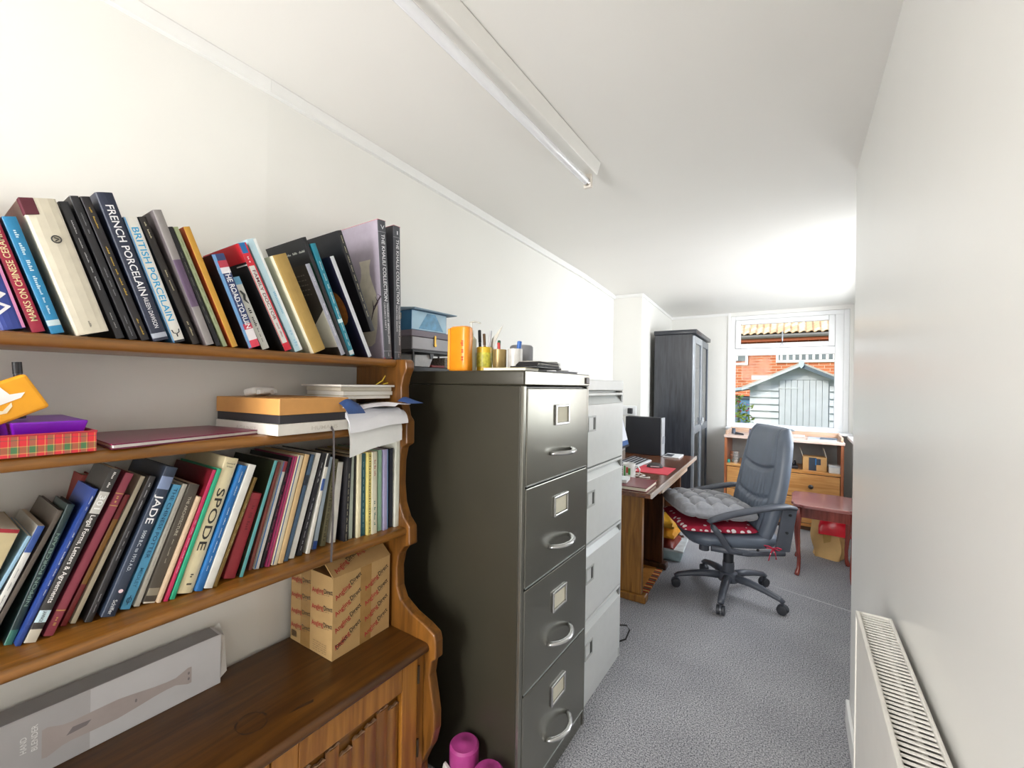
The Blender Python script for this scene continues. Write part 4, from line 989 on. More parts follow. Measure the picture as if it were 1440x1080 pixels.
# ================================================================ light grey filing cabinet
lg = mat('#cfd2d0', .32, .0, var=.03, ns=5); lg2 = mat('#dadcda', .28, var=.02)
FC2 = (-1.0, 1.76, 0); iv = inv_of(FC2)
f2 = thing('grey_filing_cabinet', 'light grey metal four drawer filing cabinet behind the dark one', 'filing cabinet', FC2)
XF2, Y0, Y1 = -.690, 1.535, 1.985
B().box(-1.288, XF2 - .03, Y0, Y1, 0, 1.2715).done('cabinet_body', lg, f2, .003, inv=iv)
B().box(-1.290, XF2, Y0, Y1, 1.272, 1.318).done('cabinet_top', lg2, f2, .004, inv=iv)
B().box(XF2 - .030, XF2 - .001, Y0, Y0 + .012, .0, 1.271).box(XF2 - .030, XF2 - .001, Y1 - .012, Y1, .0, 1.271).box(XF2 - .03, XF2 - .004, Y0 + .012, Y1 - .012, 0, .045).done('front_frame', lg2, f2, .002, inv=iv)
zt = 1.262
for k in range(4):
    z1 = zt - k * .304; z0 = z1 - .298
    d = B().box(XF2 - .028, XF2 + .003, Y0 + .014, Y1 - .014, z0, z1 - .046).done('drawer', lg2, f2, .003, inv=iv)
    B().prism([(XF2 - .027, z1 - .045), (XF2 + .003, z1 - .0455), (XF2 - .02, z1 - .012), (XF2 - .027, z1 - .012)], 'XZ', Y0 + .016, Y1 - .016).done('finger_recess', lg, d, inv=iv)
    B().box(XF2 - .028, XF2 + .003, Y0 + .014, Y1 - .014, z1 - .011, z1).done('pull_lip', lg2, d, .002, inv=iv)
    B().box(XF2 - .026, XF2 + .002, Y1 - .034, Y1 - .015, z1 - .044, z1 - .012).done('recess_end', mat('#8f918f', .4), d, inv=iv)
    ring_frame(B(), 'X', XF2 + .003, XF2 + .007, Y0 + .03, Y0 + .105, z1 - .155, z1 - .092, .007).done('label_holder', mat('#b9bbb9', .35), d, inv=iv)
    B().box(XF2 + .0031, XF2 + .0042, Y0 + .085, Y0 + .097, z1 - .148, z1 - .099).done('label_slot', mat('#4a4a48', .5), d, inv=iv)
B().tube([(XF2 - .012, 2.02, .10), (XF2 + .0, 2.05, .085), (XF2 + .004, 2.07, .05), (XF2 - .008, 2.06, .008), (XF2 - .05, 2.03, .006)], .004, 8)
o = B().tube([(-.745, 2.06, .004), (-.700, 2.10, .02), (-.690, 2.13, .055), (-.70, 2.11, .085), (-.745, 2.06, .095)], .004, 8).done('black_cable', mat('#1d1d1f', .5), None, smooth=True); tag(o, 'loop of black cable by the foot of the grey filing cabinet', 'cable')

# ================================================================ clutter on the dark filing cabinet
TZ = 1.3346
lt = thing('letter_tray', 'black letter tray stuffed with papers on the dark filing cabinet', 'tray', (-1.2, 1.18, TZ))
tm = mat('#1f1d1f', .45)
b = B().box(-.058, .058, -.122, .13, 0, .004).box(.054, .058, -.122, .13, .004, .014).box(-.058, -.054, -.122, .13, .004, .014).box(-.054, .054, -.122, -.118, .004, .014)
for x, y in ((-.055, -.119), (.055, -.119), (-.055, .127), (.055, .127)): b.box(x - .003, x + .003, y - .003, y + .003, .014, .070)
b.box(-.060, .060, -.125, .133, .070, .078)
b.done('tray_frame', tm, lt)
B().box(-.050, .048, -.112, .12, .0045, .017).done('dark_folder', mat('#2b2a2c', .5), lt, .001)
B().box(-.03, .051, -.02, .05, .0175, .026).done('red_folder', mat('#8a3030', .6), lt, .001)
B().hull8([(-.04, -.105, .018), (.050, -.105, .018), (.050, -.03, .018), (-.04, -.03, .018), (-.04, -.10, .066), (.046, -.10, .060), (.046, -.005, .064), (-.04, -.005, .066)]).done('crumpled_paper', mat('#cfd0d2', .8, var=.1, ns=50), lt, .002)
B().box(-.03, .050, .052, .125, .0175, .058).done('patterned_notebook', mat('#8a8378', .6, var=.6, ns=220), lt, .002)
B().prism([(-.035, .068), (-.015, .068), (-.020, .050), (-.030, .050)], 'YZ', .0505, .056).done('binder_clip', tm, lt)
gb = thing('grey_file_box', 'grey box file with a brass clasp on the letter tray', 'box', (-1.2, 1.18, TZ + .0785), rz=rad(-2))
B().box(-.058, .056, -.122, .13, 0, .048).done('box_body', mat('#6f6c70', .5), gb, .002)
B().box(-.060, .058, -.124, .132, .0485, .072).done('box_lid', mat('#7d7480', .5), gb, .002)
B().box(.0562, .0570, -.118, .126, .004, .046).done('pale_front_label', mat('#b4b3b8', .45), gb)
B().box(.0572, .0610, -.014, -.006, .022, .058).cyl((.0575, -.010, .022), .006, .005, 'X', 10).done('brass_clasp', mat('#a8843a', .3, .8), gb)
bb_ = thing('blue_photo_box', 'blue and white cardboard box with tilted lid on the grey box file', 'box', (-1.2, 1.165, TZ + .151), rz=rad(-2))
B().box(-.055, .050, -.105, .072, 0, .072).done('box_body', mat('#2c6f9c', .45, var=.15, ns=10), bb_, .001)
B().quad((.0504, -.103, .002), (.0504, .070, .002), (.0504, .070, .070), (.0504, -.103, .070)).done('printed_front', mat('#a8cde2', .4, var=.14, ns=12), bb_, recalc=False)
B().quad((.0507, -.070, .006), (.0507, .055, .006), (.0507, .012, .066), (.0507, -.030, .066)).done('printed_bottle', mat('#5f9dc4', .4, var=.3, ns=40), bb_, recalc=False)
B().quad((-.045, -.1054, .042), (-.005, -.1054, .042), (-.005, -.1054, .064), (-.045, -.1054, .064)).done('price_sticker', mat('#d8c79a', .5), bb_, recalc=False)
B().hull8([(-.056, -.108, .0725), (.070, -.108, .0725), (.070, .108, .0725), (-.056, .108, .0725), (-.056, -.108, .090), (.072, -.108, .078), (.072, .110, .076), (-.056, .110, .086)]).done('box_lid', mat('#8ba4b8', .5), bb_)
ob = thing('orange_lotion_bottle', 'flat topped orange plastic bottle at the cabinet edge', 'bottle', (-.958, 1.105, TZ))
def oval(z, a, c, e=.6): return [((abs(math.cos(t)) ** e) * (1 if math.cos(t) > 0 else -1) * a, (abs(math.sin(t)) ** e) * (1 if math.sin(t) > 0 else -1) * c, z) for t in [2 * PI * k / 28 for k in range(28)]]
B().ring([oval(0, .040, .022), oval(.004, .043, .025), oval(.06, .041, .024), oval(.12, .042, .025), oval(.147, .041, .023), oval(.152, .034, .018)]).done('bottle_body', mat('#ee9420', .3), ob, smooth='auto')
B().box(-.036, -.026, -.029, .0, .004, .145).done('side_fold', mat('#f2a83c', .35), ob, .004, smooth='auto')
b = B(); b.words((.026, -.0256, .07), (0, 0, 1), (-1, 0, 0), .010, .07, 3, 4); b.done('label_print', mat('#d0402a', .5), ob, recalc=False)
pb = thing('pump_bottle', 'clear pump bottle behind the orange bottle', 'bottle', (-.962, 1.165, TZ))
B().lathe([(.016, 0), (.019, .003), (.019, .115), (.008, .128), (.008, .135)], seg=18).done('bottle_body', mat('#cfd0b8', .2), pb, smooth='auto')
B().cyl((0, 0, .1352), .010, .012, 'Z', 14).cyl((0, 0, .1474), .0035, .028, 'Z', 8).tube([(-.006, 0, .176), (.02, .0, .177), (.040, .0, .170)], .006, 8, ry=.003).done('pump', mat('#dedcd2', .3), pb, smooth='auto')
yt = thing('yellow_pen_tin', 'yellow tin crammed with pens and scissors on the dark filing cabinet', 'tin', (-.925, 1.195, TZ))
B().lathe([(.026, 0), (.028, .002), (.028, .086), (.026, .088), (.024, .086), (.024, .005)], seg=24).done('tin_body', mat('#d9b52c', .35, var=.15, ns=50), yt, smooth='auto')
B().lathe([(.0283, .018), (.0286, .02), (.0286, .066), (.0283, .068)], seg=24).done('tin_label', mat('#c9c34a', .4, var=.3, ns=70), yt, smooth='auto')
def pen(loc, tilt, az, ln, r, hexc, label, capc=None, z0=.004):
    p = thing('pen', label, 'pen', loc, rot=(tilt * math.cos(az), tilt * math.sin(az), 0), group='pens on the dark filing cabinet')
    B().lathe([(r * .3, 0), (r, .012), (r, ln * .7)], seg=10).done('barrel', mat(hexc, .35), p, smooth='auto')
    B().lathe([(r * 1.15, ln * .7 + .0005), (r * 1.15, ln), (r * .8, ln + .002)], seg=10).done('cap', mat(capc or hexc, .35), p, smooth='auto')
pen((-.935, 1.188, TZ + .005), rad(-7), rad(60), .145, .005, '#26262c', 'black capped pen in the yellow tin', '#15151a')
pen((-.925, 1.205, TZ + .005), rad(8), rad(10), .13, .0045, '#8a6a3a', 'brown pencil stub in the yellow tin', '#5f4422')
pen((-.915, 1.195, TZ + .005), rad(6), rad(100), .14, .0045, '#b9b9bc', 'silver pen in the yellow tin')
o = B().hull8([(-.912, 1.2075, TZ + .006), (-.905, 1.2075, TZ + .006), (-.905, 1.209, TZ + .006), (-.912, 1.209, TZ + .006), (-.865, 1.2075, TZ + .172), (-.862, 1.2075, TZ + .172), (-.862, 1.209, TZ + .172), (-.865, 1.209, TZ + .172)])
o = B().prism([(-.917, TZ + .006), (-.905, TZ + .006), (-.895, TZ + .10), (-.858, TZ + .165), (-.905, TZ + .12), (-.915, TZ + .08)], 'XZ', 1.2125, 1.2140).done('paper_spike', mat('#c9c5ba', .6), None); tag(o, 'pointed scrap of card sticking out of the yellow tin', 'card')
for k, (x, y, r, h, hexc, lab, met) in enumerate(((-.862, 1.20, .024, .078, '#a08a5c', 'bronze ribbed pen cup on the dark filing cabinet', .5), (-.810, 1.22, .026, .080, '#d2d0cc', 'white metal beaker on the dark filing cabinet', .1))):
    c = thing('pen_cup', lab, 'cup', (x, y, TZ), group='pen cups on the dark filing cabinet')
    B().lathe([(r * .9, 0), (r, .003), (r, h), (r - .002, h), (r - .002, .004)], seg=22).done('cup_wall', mat(hexc, .35, met, var=.1), c, smooth='auto')
    B().lathe([(r + .0004, h * .12), (r + .001, h * .14), (r + .001, h * .18), (r + .0004, h * .2)], seg=22).done('base_band', mat('#7a6a48' if k == 0 else '#b9b7b2', .4, met), c, smooth='auto')
pen((-.868, 1.197, TZ + .006), rad(9), rad(200), .105, .005, '#2f6b4a', 'green pen in the bronze cup', '#1f5a3a')
pen((-.858, 1.206, TZ + .006), rad(-8), rad(160), .095, .0045, '#c03a34', 'red pen in the bronze cup')
pen((-.806, 1.222, TZ + .006), rad(6), rad(120), .10, .007, '#3f6fae', 'blue highlighter in the white beaker', '#2f63b0')
sp = thing('grey_speaker', 'small rounded grey cylinder speaker at the back of the dark filing cabinet', 'speaker', (-.865, 1.345, TZ))
B().lathe([(.040, 0), (.044, .003), (.044, .098), (.041, .102), (.001, .103)], seg=28).done('grille_body', mat('#8d8d90', .6, bump=.2, bs=900), sp, smooth='auto')
B().lathe([(.041, .1025), (.038, .105), (.001, .1055)], seg=28).done('control_top', mat('#a8a8aa', .4), sp, smooth='auto')
nb = thing('flat_notebook', 'thin cream notebook lying at the cabinet edge', 'notebook', (-.755, 1.12, TZ), rz=rad(8))
B().box(-.075, .07, -.05, .05, .001, .007).done('page_block', paper_w, nb); B().box(-.077, .072, -.052, .052, .0072, .0088).box(-.077, .072, -.052, .052, 0, .0009).done('cover', mat('#b9b08c', .6), nb)
wl = thing('black_wallet', 'bulging black leather wallet on the dark filing cabinet', 'wallet', (-.765, 1.30, TZ + .0125), rz=rad(4))
leather = mat('#1f1d21', .38, bump=.15, bs=400)
B().box(-.055, .050, -.105, .095, .0, .008).done('lower_flap', leather, wl, .003, smooth='auto')
B().hull8([(-.05, -.10, .0082), (.046, -.10, .0082), (.046, .088, .0082), (-.05, .088, .0082), (-.045, -.09, .024), (.040, -.09, .022), (.042, .08, .030), (-.045, .08, .032)]).done('upper_flap', leather, wl, .004, smooth='auto')
for k in range(4): B().box(-.044 + k * .001, .0475, -.086, .0905, .0105 + k * .0042, .0122 + k * .0042).done('card_slot', mat('#c9c4ba' if k % 2 else '#3a3638', .5), wl)
pf = thing('phone_folder', 'black folder with silver edge under the wallet', 'folder', (-.76, 1.35, TZ), rz=rad(2))
B().box(-.07, .075, -.14, .11, 0, .005).done('folder_body', mat('#232226', .4), pf, .001); B().box(.030, .079, .02, .112, .0052, .012).done('silver_strip', mat('#c9c9cd', .3, .4), pf, .002)
o = B().box(-.75, -.71, 1.475, 1.500, TZ, TZ + .006).done('eraser', mat('#3a3436', .5), None, .002); tag(o, 'tiny dark eraser at the far corner of the dark filing cabinet', 'eraser')
# ================================================================ desk
DO = (-.635, 2.28, 0); DR = rad(2.0)
dk = thing('computer_desk', 'varnished brown computer desk with open knee space', 'desk', DO, rz=DR)
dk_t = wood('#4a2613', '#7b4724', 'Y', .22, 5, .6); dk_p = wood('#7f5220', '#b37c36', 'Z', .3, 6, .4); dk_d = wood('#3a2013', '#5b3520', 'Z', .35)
LEN, DZ = 1.50, .72
B().box(-.60, 0, 0, LEN, DZ - .026, DZ).done('desk_top', dk_t, dk, .003)
B().box(-.004, .006, .0, LEN, DZ - .024, DZ + .003).done('front_edge_highlight', mat('#c9bcb2', .15, .2), dk, .002)  # pale strip painting the highlight along the desk's front edge
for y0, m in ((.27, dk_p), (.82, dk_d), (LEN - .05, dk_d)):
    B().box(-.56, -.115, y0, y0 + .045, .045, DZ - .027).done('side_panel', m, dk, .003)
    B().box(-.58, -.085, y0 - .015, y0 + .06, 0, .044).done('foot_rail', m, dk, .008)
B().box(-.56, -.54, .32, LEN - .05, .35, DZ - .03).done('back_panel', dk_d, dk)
B().box(-.45, -.03, .34, 1.22, DZ - .075, DZ - .058).done('keyboard_tray', wood('#8c5a3a', '#b98862', 'Y', .3), dk, .002)
for y0 in (.34, 1.205): B().box(-.40, -.06, y0, y0 + .012, DZ - .057, DZ - .0265).done('tray_runner', mat('#3a3434', .4, .5), dk)
B().box(-.029, -.018, .36, 1.20, DZ - .072, DZ - .050).done('tray_edge', mat('#d6c3b2', .2), dk, .002)
def on_desk(x, y, z=DZ): # desk-local to world
    return (DO[0] + x * math.cos(DR) - y * math.sin(DR), DO[1] + x * math.sin(DR) + y * math.cos(DR), z)
rb = thing('red_ledger', 'maroon ledger lying on the near end of the desk', 'book', on_desk(-.13, .15, DZ + .0005), rz=DR)
B().box(-.12, .095, -.12, .11, .003, .019).done('page_block', paper, rb); B().box(-.125, .10, -.125, .115, .0192, .023).box(-.125, .10, -.125, .115, 0, .0028).box(-.125, -.1205, -.125, .115, .0028, .0192).done('cover', mat('#6f2a30', .3), rb, .001)
mk = thing('small_box', 'small white box on the maroon ledger', 'box', on_desk(-.19, .13, DZ + .0237), rz=DR + .1)
B().box(-.05, .03, -.06, .05, 0, .014).done('box_body', mat('#dcdcd8', .5), mk, .002); B().box(-.051, .031, -.061, .051, .0142, .02).done('box_lid', mat('#c6cccb', .5), mk, .002)
mg = thing('white_mug', 'white mug with a green and red print on the desk', 'mug', on_desk(-.215, .33))
B().lathe([(.034, 0), (.038, .003), (.039, .094), (.0365, .095), (.0355, .008), (.001, .007)], seg=26).done('mug_wall', mat('#ecebe8', .2), mg, smooth='auto')
B().tube([(.036 + .0, .0, .078), (.055, .0, .080), (.067, .0, .062), (.066, .0, .040), (.053, .0, .022), (.036, 0, .022)], .0052, 8).done('mug_handle', mat('#ecebe8', .2), mg, smooth=True)
for a0, hx, z0, z1 in ((-2.2, '#3f9a4a', .02, .082), (-1.75, '#c0503a', .04, .075), (-1.4, '#3f9a4a', .03, .07)):
    B().grid(lambda u, v: Vector((.0394 * math.cos(a0 + .35 * u), .0394 * math.sin(a0 + .35 * u), z0 + (z1 - z0) * v)), 4, 2).done('mug_print', mat(hx, .3, var=.2, ns=60), mg, recalc=False)
# monitor facing the chair
mo = thing('computer_monitor', 'flat screen monitor turned towards the office chair with a pale lit desktop', 'monitor', on_desk(-.455, .90, DZ + .0004), rz=DR)
def tilt(b): return b.xform(Matrix.Translation((0, 0, .085)) @ Matrix.Rotation(rad(-14), 4, 'Y'))
tilt(B().box(-.022, 0, -.25, .25, 0, .34)).done('bezel', mat('#2c2c30', .4), mo, .004)
tilt(B().box(.0003, .0012, -.235, .235, .055, .328)).done('screen', emit_mat('screen_desktop', '#dfe3ec', .75), mo)
tilt(B().box(.0003, .0012, -.235, .235, .018, .054)).done('taskbar', emit_mat('screen_taskbar', '#4c6fa8', .6), mo)
B().cyl((-.06, 0, .0001), .08, .012, 'Z', 24).box(-.055, -.035, -.03, .03, .012, .18).done('stand', mat('#2c2c30', .4), mo)
# desktop computer tower
pc = thing('desktop_computer', 'black desktop computer case with silver front at the far end of the desk', 'computer', on_desk(-.40, 1.38, DZ + .0004), rz=DR)
B().box(-.145, .150, -.05, .05, .0, .315).done('side_cover', mat('#1d1f25', .55), pc, .003)
B().box(.1505, .162, -.05, .05, 0, .315).done('silver_front', mat('#c3c6ca', .3, .4), pc, .003)
B().box(.1622, .1665, -.035, .035, .10, .16).done('drive_bay', mat('#8f9298', .4), pc, .001)
pp = thing('tablet_computer', 'thin white tablet with a dark patch lying beside the desktop computer', 'tablet', on_desk(-.165, 1.385), rz=DR)
B().box(-.06, .07, -.10, .10, 0, .010).done('tablet_body', mat('#d9d9da', .4), pp, .003); B().box(-.05, .01, -.09, .05, .0102, .0108).done('dark_patch', mat('#4a4d52', .3), pp)
# keyboard
kb = thing('keyboard', 'black and white computer keyboard on the desk', 'keyboard', on_desk(-.335, .82, DZ + .0004), rz=DR + rad(-3))
B().hull8([(-.075, -.22, 0), (.075, -.22, 0), (.075, .22, 0), (-.075, .22, 0), (-.075, -.22, .026), (.075, -.22, .010), (.075, .22, .010), (-.075, .22, .026)]).done('keyboard_base', mat('#d4d6da', .4), kb, .003)
key_me = None
for r in range(5):
    for c in range(14):
        x = -.056 + r * .0265; y = -.198 + c * .0304; zt_ = .0265 - (x + .075) / .15 * .016
        if key_me is None:
            k = B().hull8([(-.007, -.0115, 0), (.007, -.0115, 0), (.007, .0115, 0), (-.007, .0115, 0), (-.0055, -.0095, .006), (.0055, -.0095, .006), (.0055, .0095, .006), (-.0055, .0095, .006)]).done('key', mat('#26272c', .45), kb); key_me = k.data
        else:
            k = bpy.data.objects.new('key', key_me); COL.objects.link(k); k.parent = kb
        k.location = (x, y, zt_)
mm = thing('mouse_mat', 'red cloth mouse mat on the desk', 'mouse mat', on_desk(-.145, .70), rz=DR)
B().box(-.112, .112, -.135, .135, .0003, .0035).done('mat_sheet', mat('#c8414e', .8, var=.06), mm, .001)
ms = thing('computer_mouse', 'dark grey computer mouse on the red mat', 'mouse', on_desk(-.165, .78, DZ + .004), rz=DR + rad(15))
def mshape(u, v):
    th_ = PI * u; ph = -PI / 2 + PI * v
    return Vector((.055 * math.sin(ph), .032 * math.cos(ph) * math.cos(th_), .034 * math.cos(ph) ** .7 * math.sin(th_)))
B().grid(mshape, 16, 14).done('mouse_shell', mat('#3a3536', .4), ms, smooth=True)
B().box(-.03, .03, -.033, -.030, .006, .014).done('side_grip', mat('#c9c6c6', .4), ms, .001)
o = B().tube([on_desk(*p) for p in ((-.33, .44, DZ + .004), (-.25, .47, DZ + .004), (-.19, .50, DZ + .004), (-.15, .46, DZ + .004), (-.17, .40, DZ + .004), (-.14, .38, DZ + .004), (-.11, .42, DZ + .004))], .003, 8).tube([on_desk(*p) for p in ((-.34, .50, DZ + .004), (-.28, .54, DZ + .004), (-.24, .60, DZ + .004))], .003, 8).done('white_cable', mat('#e4e2dc', .4), None, smooth=True)
tag(o, 'white charging cable curled on the desk', 'cable')
# wall socket with a black plug, on the pillar behind the desk
sk = thing('wall_socket', 'white double wall socket with black plug above the desk', 'socket', (-1.275, 3.808, 1.075), rz=rad(5.5))
B().box(-.073, .073, -.010, 0, -.043, .043).done('faceplate', upvc, sk, .003)
B().box(-.002, .042, -.038, -.0102, -.028, .022).done('plug', mat('#26262a', .5), sk, .006)
B().box(-.055, -.03, -.0125, -.0102, -.01, .01).done('switch', upvc, sk, .001)
# under the desk: printed mat and boxes
pm_ = thing('printed_tote', 'orange printed bag with red and green striped edge lying under the desk', 'bag', (-.86, 2.86, 0), rz=rad(2))
B().box(-.20, .055, -.23, .22, .001, .010).done('bag_panel', mat('#d08a3a', .7, var=.1), pm_, .003)
for k in range(13):
    y0 = -.23 + k * .0346
    B().box(.0555, .100, y0, y0 + .0168, .001, .010).done('stripe', mat('#c8302c', .7), pm_)
    B().box(.0555, .100, y0 + .0172, y0 + .034, .001, .010).done('stripe', mat('#e8c46a' if k % 2 else '#4f7a4a', .7), pm_)
b = B()
for i in range(3): b.words((-.02 - i * .03, .14, .0104), (0, 1, 0), (-1, 0, 0), .012, .09, 2, i)
b.done('dark_print', mat('#4a3a22', .7), pm_, recalc=False)
bx = thing('clear_storage_box', 'shallow pale blue plastic box on the carpet behind the desk panel', 'box', (-.80, 3.42, 0), rz=rad(5))
B().hull8([(-.10, -.13, 0), (.09, -.13, 0), (.09, .13, 0), (-.10, .13, 0), (-.115, -.15, .075), (.11, -.15, .075), (.11, .15, .075), (-.115, .15, .075)]).done('box_body', mat('#b9d0d4', .3, var=.15, ns=20), bx, .006)
B().box(-.12, .115, -.155, .155, .0755, .092).done('box_lid', mat('#d6dee0', .25, var=.2, ns=14), bx, .006)
for k, (zz, hx, lab) in enumerate(((.0925, '#7a2a22', 'dark red folded bag on the plastic box under the desk'), (.168, '#e09a28', 'orange carrier bag piled on the dark red one under the desk'), (.243, '#d8a02c', 'yellow carrier bag topmost under the desk'))):
    def lump(u, v, zz=zz, k=k):
        x = -.11 + .20 * u; y = -.13 + .26 * v
        return Vector((x, y, zz + (.012 + .052 * (math.sin(PI * u) * math.sin(PI * v)) ** .35 + .006 * math.sin(17 * u + 11 * v + k * 2))))
    o = B().grid(lump, 14, 14, lambda u, v, zz=zz: Vector((-.11 + .20 * u, -.13 + .26 * v, zz + .0005))).done('carrier_bag', mat(hx, .4, var=.15, ns=20), None, smooth='auto')
    o.location = (-.83, 3.40, 0); tag(o, lab, 'bag', 'bags under the desk')

# ================================================================ office chair
CH = (-.345, 2.985, 0); CRZ = PI + rad(29)
ch = thing('office_chair', 'high backed grey black leather office chair on castors', 'chair', CH, rz=CRZ)
lea = mat('#59626f', .40, var=.1, ns=9, bump=.12, bs=90, spec=.5); plas = mat('#484c55', .42, var=.06, ns=40)
B().lathe([(.001, .085), (.058, .085), (.062, .10), (.052, .135), (.034, .142), (.034, .20), (.001, .20)], seg=24).done('base_hub', plas, ch, smooth='auto')
for k in range(5):
    aw = rad(-90 + 72 * k) - CRZ
    d = Vector((math.cos(aw), math.sin(aw), 0))
    leg = B().tube([d * .045 + Vector((0, 0, .112)), d * .13 + Vector((0, 0, .112)), d * .22 + Vector((0, 0, .098)), d * .29 + Vector((0, 0, .082)), d * .315 + Vector((0, 0, .068))], [.026, .024, .021, .019, .017], 10, ry=[.024, .022, .018, .015, .012]).done('base_leg', plas, ch, smooth=True)
    s = Vector((-d.y, d.x, 0)); c = d * .308
    w = B()
    for sg in (-1, 1):
        p = c + s * (.014 * sg)
        ringpts = []
        for t in (-.008, .008):
            ringpts.append([p + s * t + d * (.027 * math.cos(q)) + Vector((0, 0, .0275 + .027 * math.sin(q))) for q in [2 * PI * i / 16 for i in range(16)]])
        w.ring(ringpts)
    w.done('castor_wheel', mat('#2c2e34', .5), leg, .002, smooth='auto')
    B().ring([[c + s * t + d * (.029 * math.cos(q)) + Vector((0, 0, .030 + .029 * math.sin(q))) for q in [PI * .05 + PI * .9 * i / 8 for i in range(9)]] + [c + s * t + Vector((0, 0, .040))] for t in (-.0055, .0055)]).done('castor_hood', plas, leg, smooth='auto')
B().cyl((0, 0, .2002), .030, .105, 'Z', 20).cyl((0, 0, .3053), .022, .035, 'Z', 20).done('gas_column', mat('#25272c', .4), ch, smooth='auto')
B().box(-.10, .13, -.07, .07, .335, .358).done('seat_mechanism', mat('#25272c', .5), ch, .006)
B().cyl((.165, .045, .285), .030, .055, 'Z', 16).done('tension_knob', plas, ch, smooth='auto')
def seat_ring(z, gx, gy, f):
    pts = []
    for i in range(28):
        t = 2 * PI * i / 28; c, s = math.cos(t), math.sin(t)
        pts.append(((abs(c) ** .55) * (1 if c > 0 else -1) * gx + .035, (abs(s) ** .55) * (1 if s > 0 else -1) * gy, z + (f * max(0, c) ** 2)))
    return pts
B().ring([seat_ring(.358, .20, .20, .0), seat_ring(.372, .245, .238, -.01), seat_ring(.40, .26, .25, -.012), seat_ring(.428, .255, .245, -.016), seat_ring(.44, .22, .21, -.01)]).done('seat', lea, ch, smooth=True)
for sg in (-1, 1): B().tube([(-.20, sg * .255, .362), (0, sg * .262, .352), (.20, sg * .255, .372)], .012, 8, ry=.018).done('seat_rail', plas, ch, smooth=True)
# backrest: padded slab, leaning back, with stitched panels
def brest(u, v, back=False):
    w = .225 + .030 * math.sin(PI * min(1, v * 1.15)) - .02 * max(0, v - .85) / .15
    yy = (u * 2 - 1)
    edge = (1 - abs(yy) ** 5) ** .5 * (1 - (2 * v - 1) ** 10) ** .5
    rec = math.tan(rad(11.5))
    z = .385 + .675 * v
    xc = -.130 - (z - .40) * rec - .015 * math.sin(PI * v) + .020 * abs(yy) ** 2
    if back: x = xc - .035 * edge - .012
    else:
        x = xc + .055 * edge * (1 + .12 * math.sin(PI * v))
        for sv, dep in ((.40, .016), (.66, .020)):
            sag = sv - .045 * (1 - (yy / .72) ** 2) if abs(yy) < .72 else sv
            x -= dep * math.exp(-((v - sag) / .016) ** 2) * (1 if abs(yy) < .74 else .0)
        x -= .013 * math.exp(-((abs(yy) - .74) / .035) ** 2)
        if v < .66 and abs(yy) < .7: x += .0035 * math.sin(yy * 38 + v * 9) * math.sin(PI * min(1, v / .66)) ** 2
    return Vector((x, yy * w * (1 - .10 * max(0, v - .9) * 10 * abs(yy)), z))
B().grid(lambda u, v: brest(u, v), 48, 64, lambda u, v: brest(u, v, True)).done('backrest', lea, ch, smooth=True)
for sg in (-1, 1):
    P = [(-.25, .256, .618), (-.20, .270, .630), (-.12, .280, .624), (-.02, .284, .606), (.10, .285, .578), (.185, .282, .550), (.222, .280, .530), (.20, .276, .50), (.165, .272, .455), (.13, .268, .40), (.10, .266, .365), (.04, .264, .352)]
    B().tube([(x, sg * y, z) for x, y, z in P], [.024, .029, .031, .031, .030, .028, .024, .023, .022, .021, .019, .015], 12, ry=[.012, .015, .017, .017, .017, .017, .016, .016, .017, .017, .015, .011]).done('armrest', plas, ch, smooth=True)
    B().hull8([(-.225, sg * .248, .37), (-.145, sg * .248, .37), (-.145, sg * .264, .37), (-.225, sg * .264, .37), (-.262, sg * .248, .612), (-.185, sg * .248, .612), (-.185, sg * .264, .612), (-.262, sg * .264, .612)]).done('arm_bracket', plas, ch, .004)
    for z, x in ((.58, -.222), (.48, -.205), (.375, -.05)): B().cyl((x, sg * .2642, z), .008, sg * .004, 'Y', 12).done('bolt', mat('#1d1e22', .4), ch)
# cushions on the seat
def cushion(name, label, cat, gx, gy, zb, tk, material, tufts, loc, rz, tiltx=0, n=44):
    def hgt(u, v):
        x, y = 2 * u - 1, 2 * v - 1
        e = max(0, (1 - abs(x) ** 4.0) * (1 - abs(y) ** 4.0)) ** .38
        h = tk * e
        if tufts:
            m = 0
            for i in range(4):
                for j in range(4):
                    dx, dy = x - (-.66 + i * .44), y - (-.66 + j * .44)
                    m = max(m, math.exp(-(dx * dx + dy * dy) / .016))
            gr = max(math.exp(-((((x + .66) / .44 + .5) % 1 - .5) / .10) ** 2), math.exp(-((((y + .66) / .44 + .5) % 1 - .5) / .10) ** 2))
            h *= 1 - .50 * m - .20 * gr
        return h
    def P(u, v, top=True):
        x, y = 2 * u - 1, 2 * v - 1
        r_ = 1 - .07 * (abs(x) * abs(y)) ** 3
        t = hgt(u, v)
        return Vector((x * gx * r_, y * gy * r_, zb + (tk * .42 + t * .58 if top else tk * .42 - t * .42) + tiltx * x))
    o = B().grid(lambda u, v: P(u, v), n, n, lambda u, v: P(u, v, False)).done(name, material, None, smooth=True)
    o.location = loc; o.rotation_euler = (0, 0, rz); tag(o, label, cat)
    return o
cushion('red_seat_cushion', 'red cushion with white polka dots tied on the chair seat', 'cushion', .225, .240, .4405, .050, dots_mat('#a81838', '#f0e6e6', 26, .34), None, (CH[0] - .118, CH[1] - .065, 0), CRZ, n=24)
tie = thing('cushion_tie', 'red dotted bow tied round the chair arm bracket', 'ribbon', (-.100, 2.800, .395))
tm_ = dots_mat('#c02848', '#f0e6e6', 60, .2)
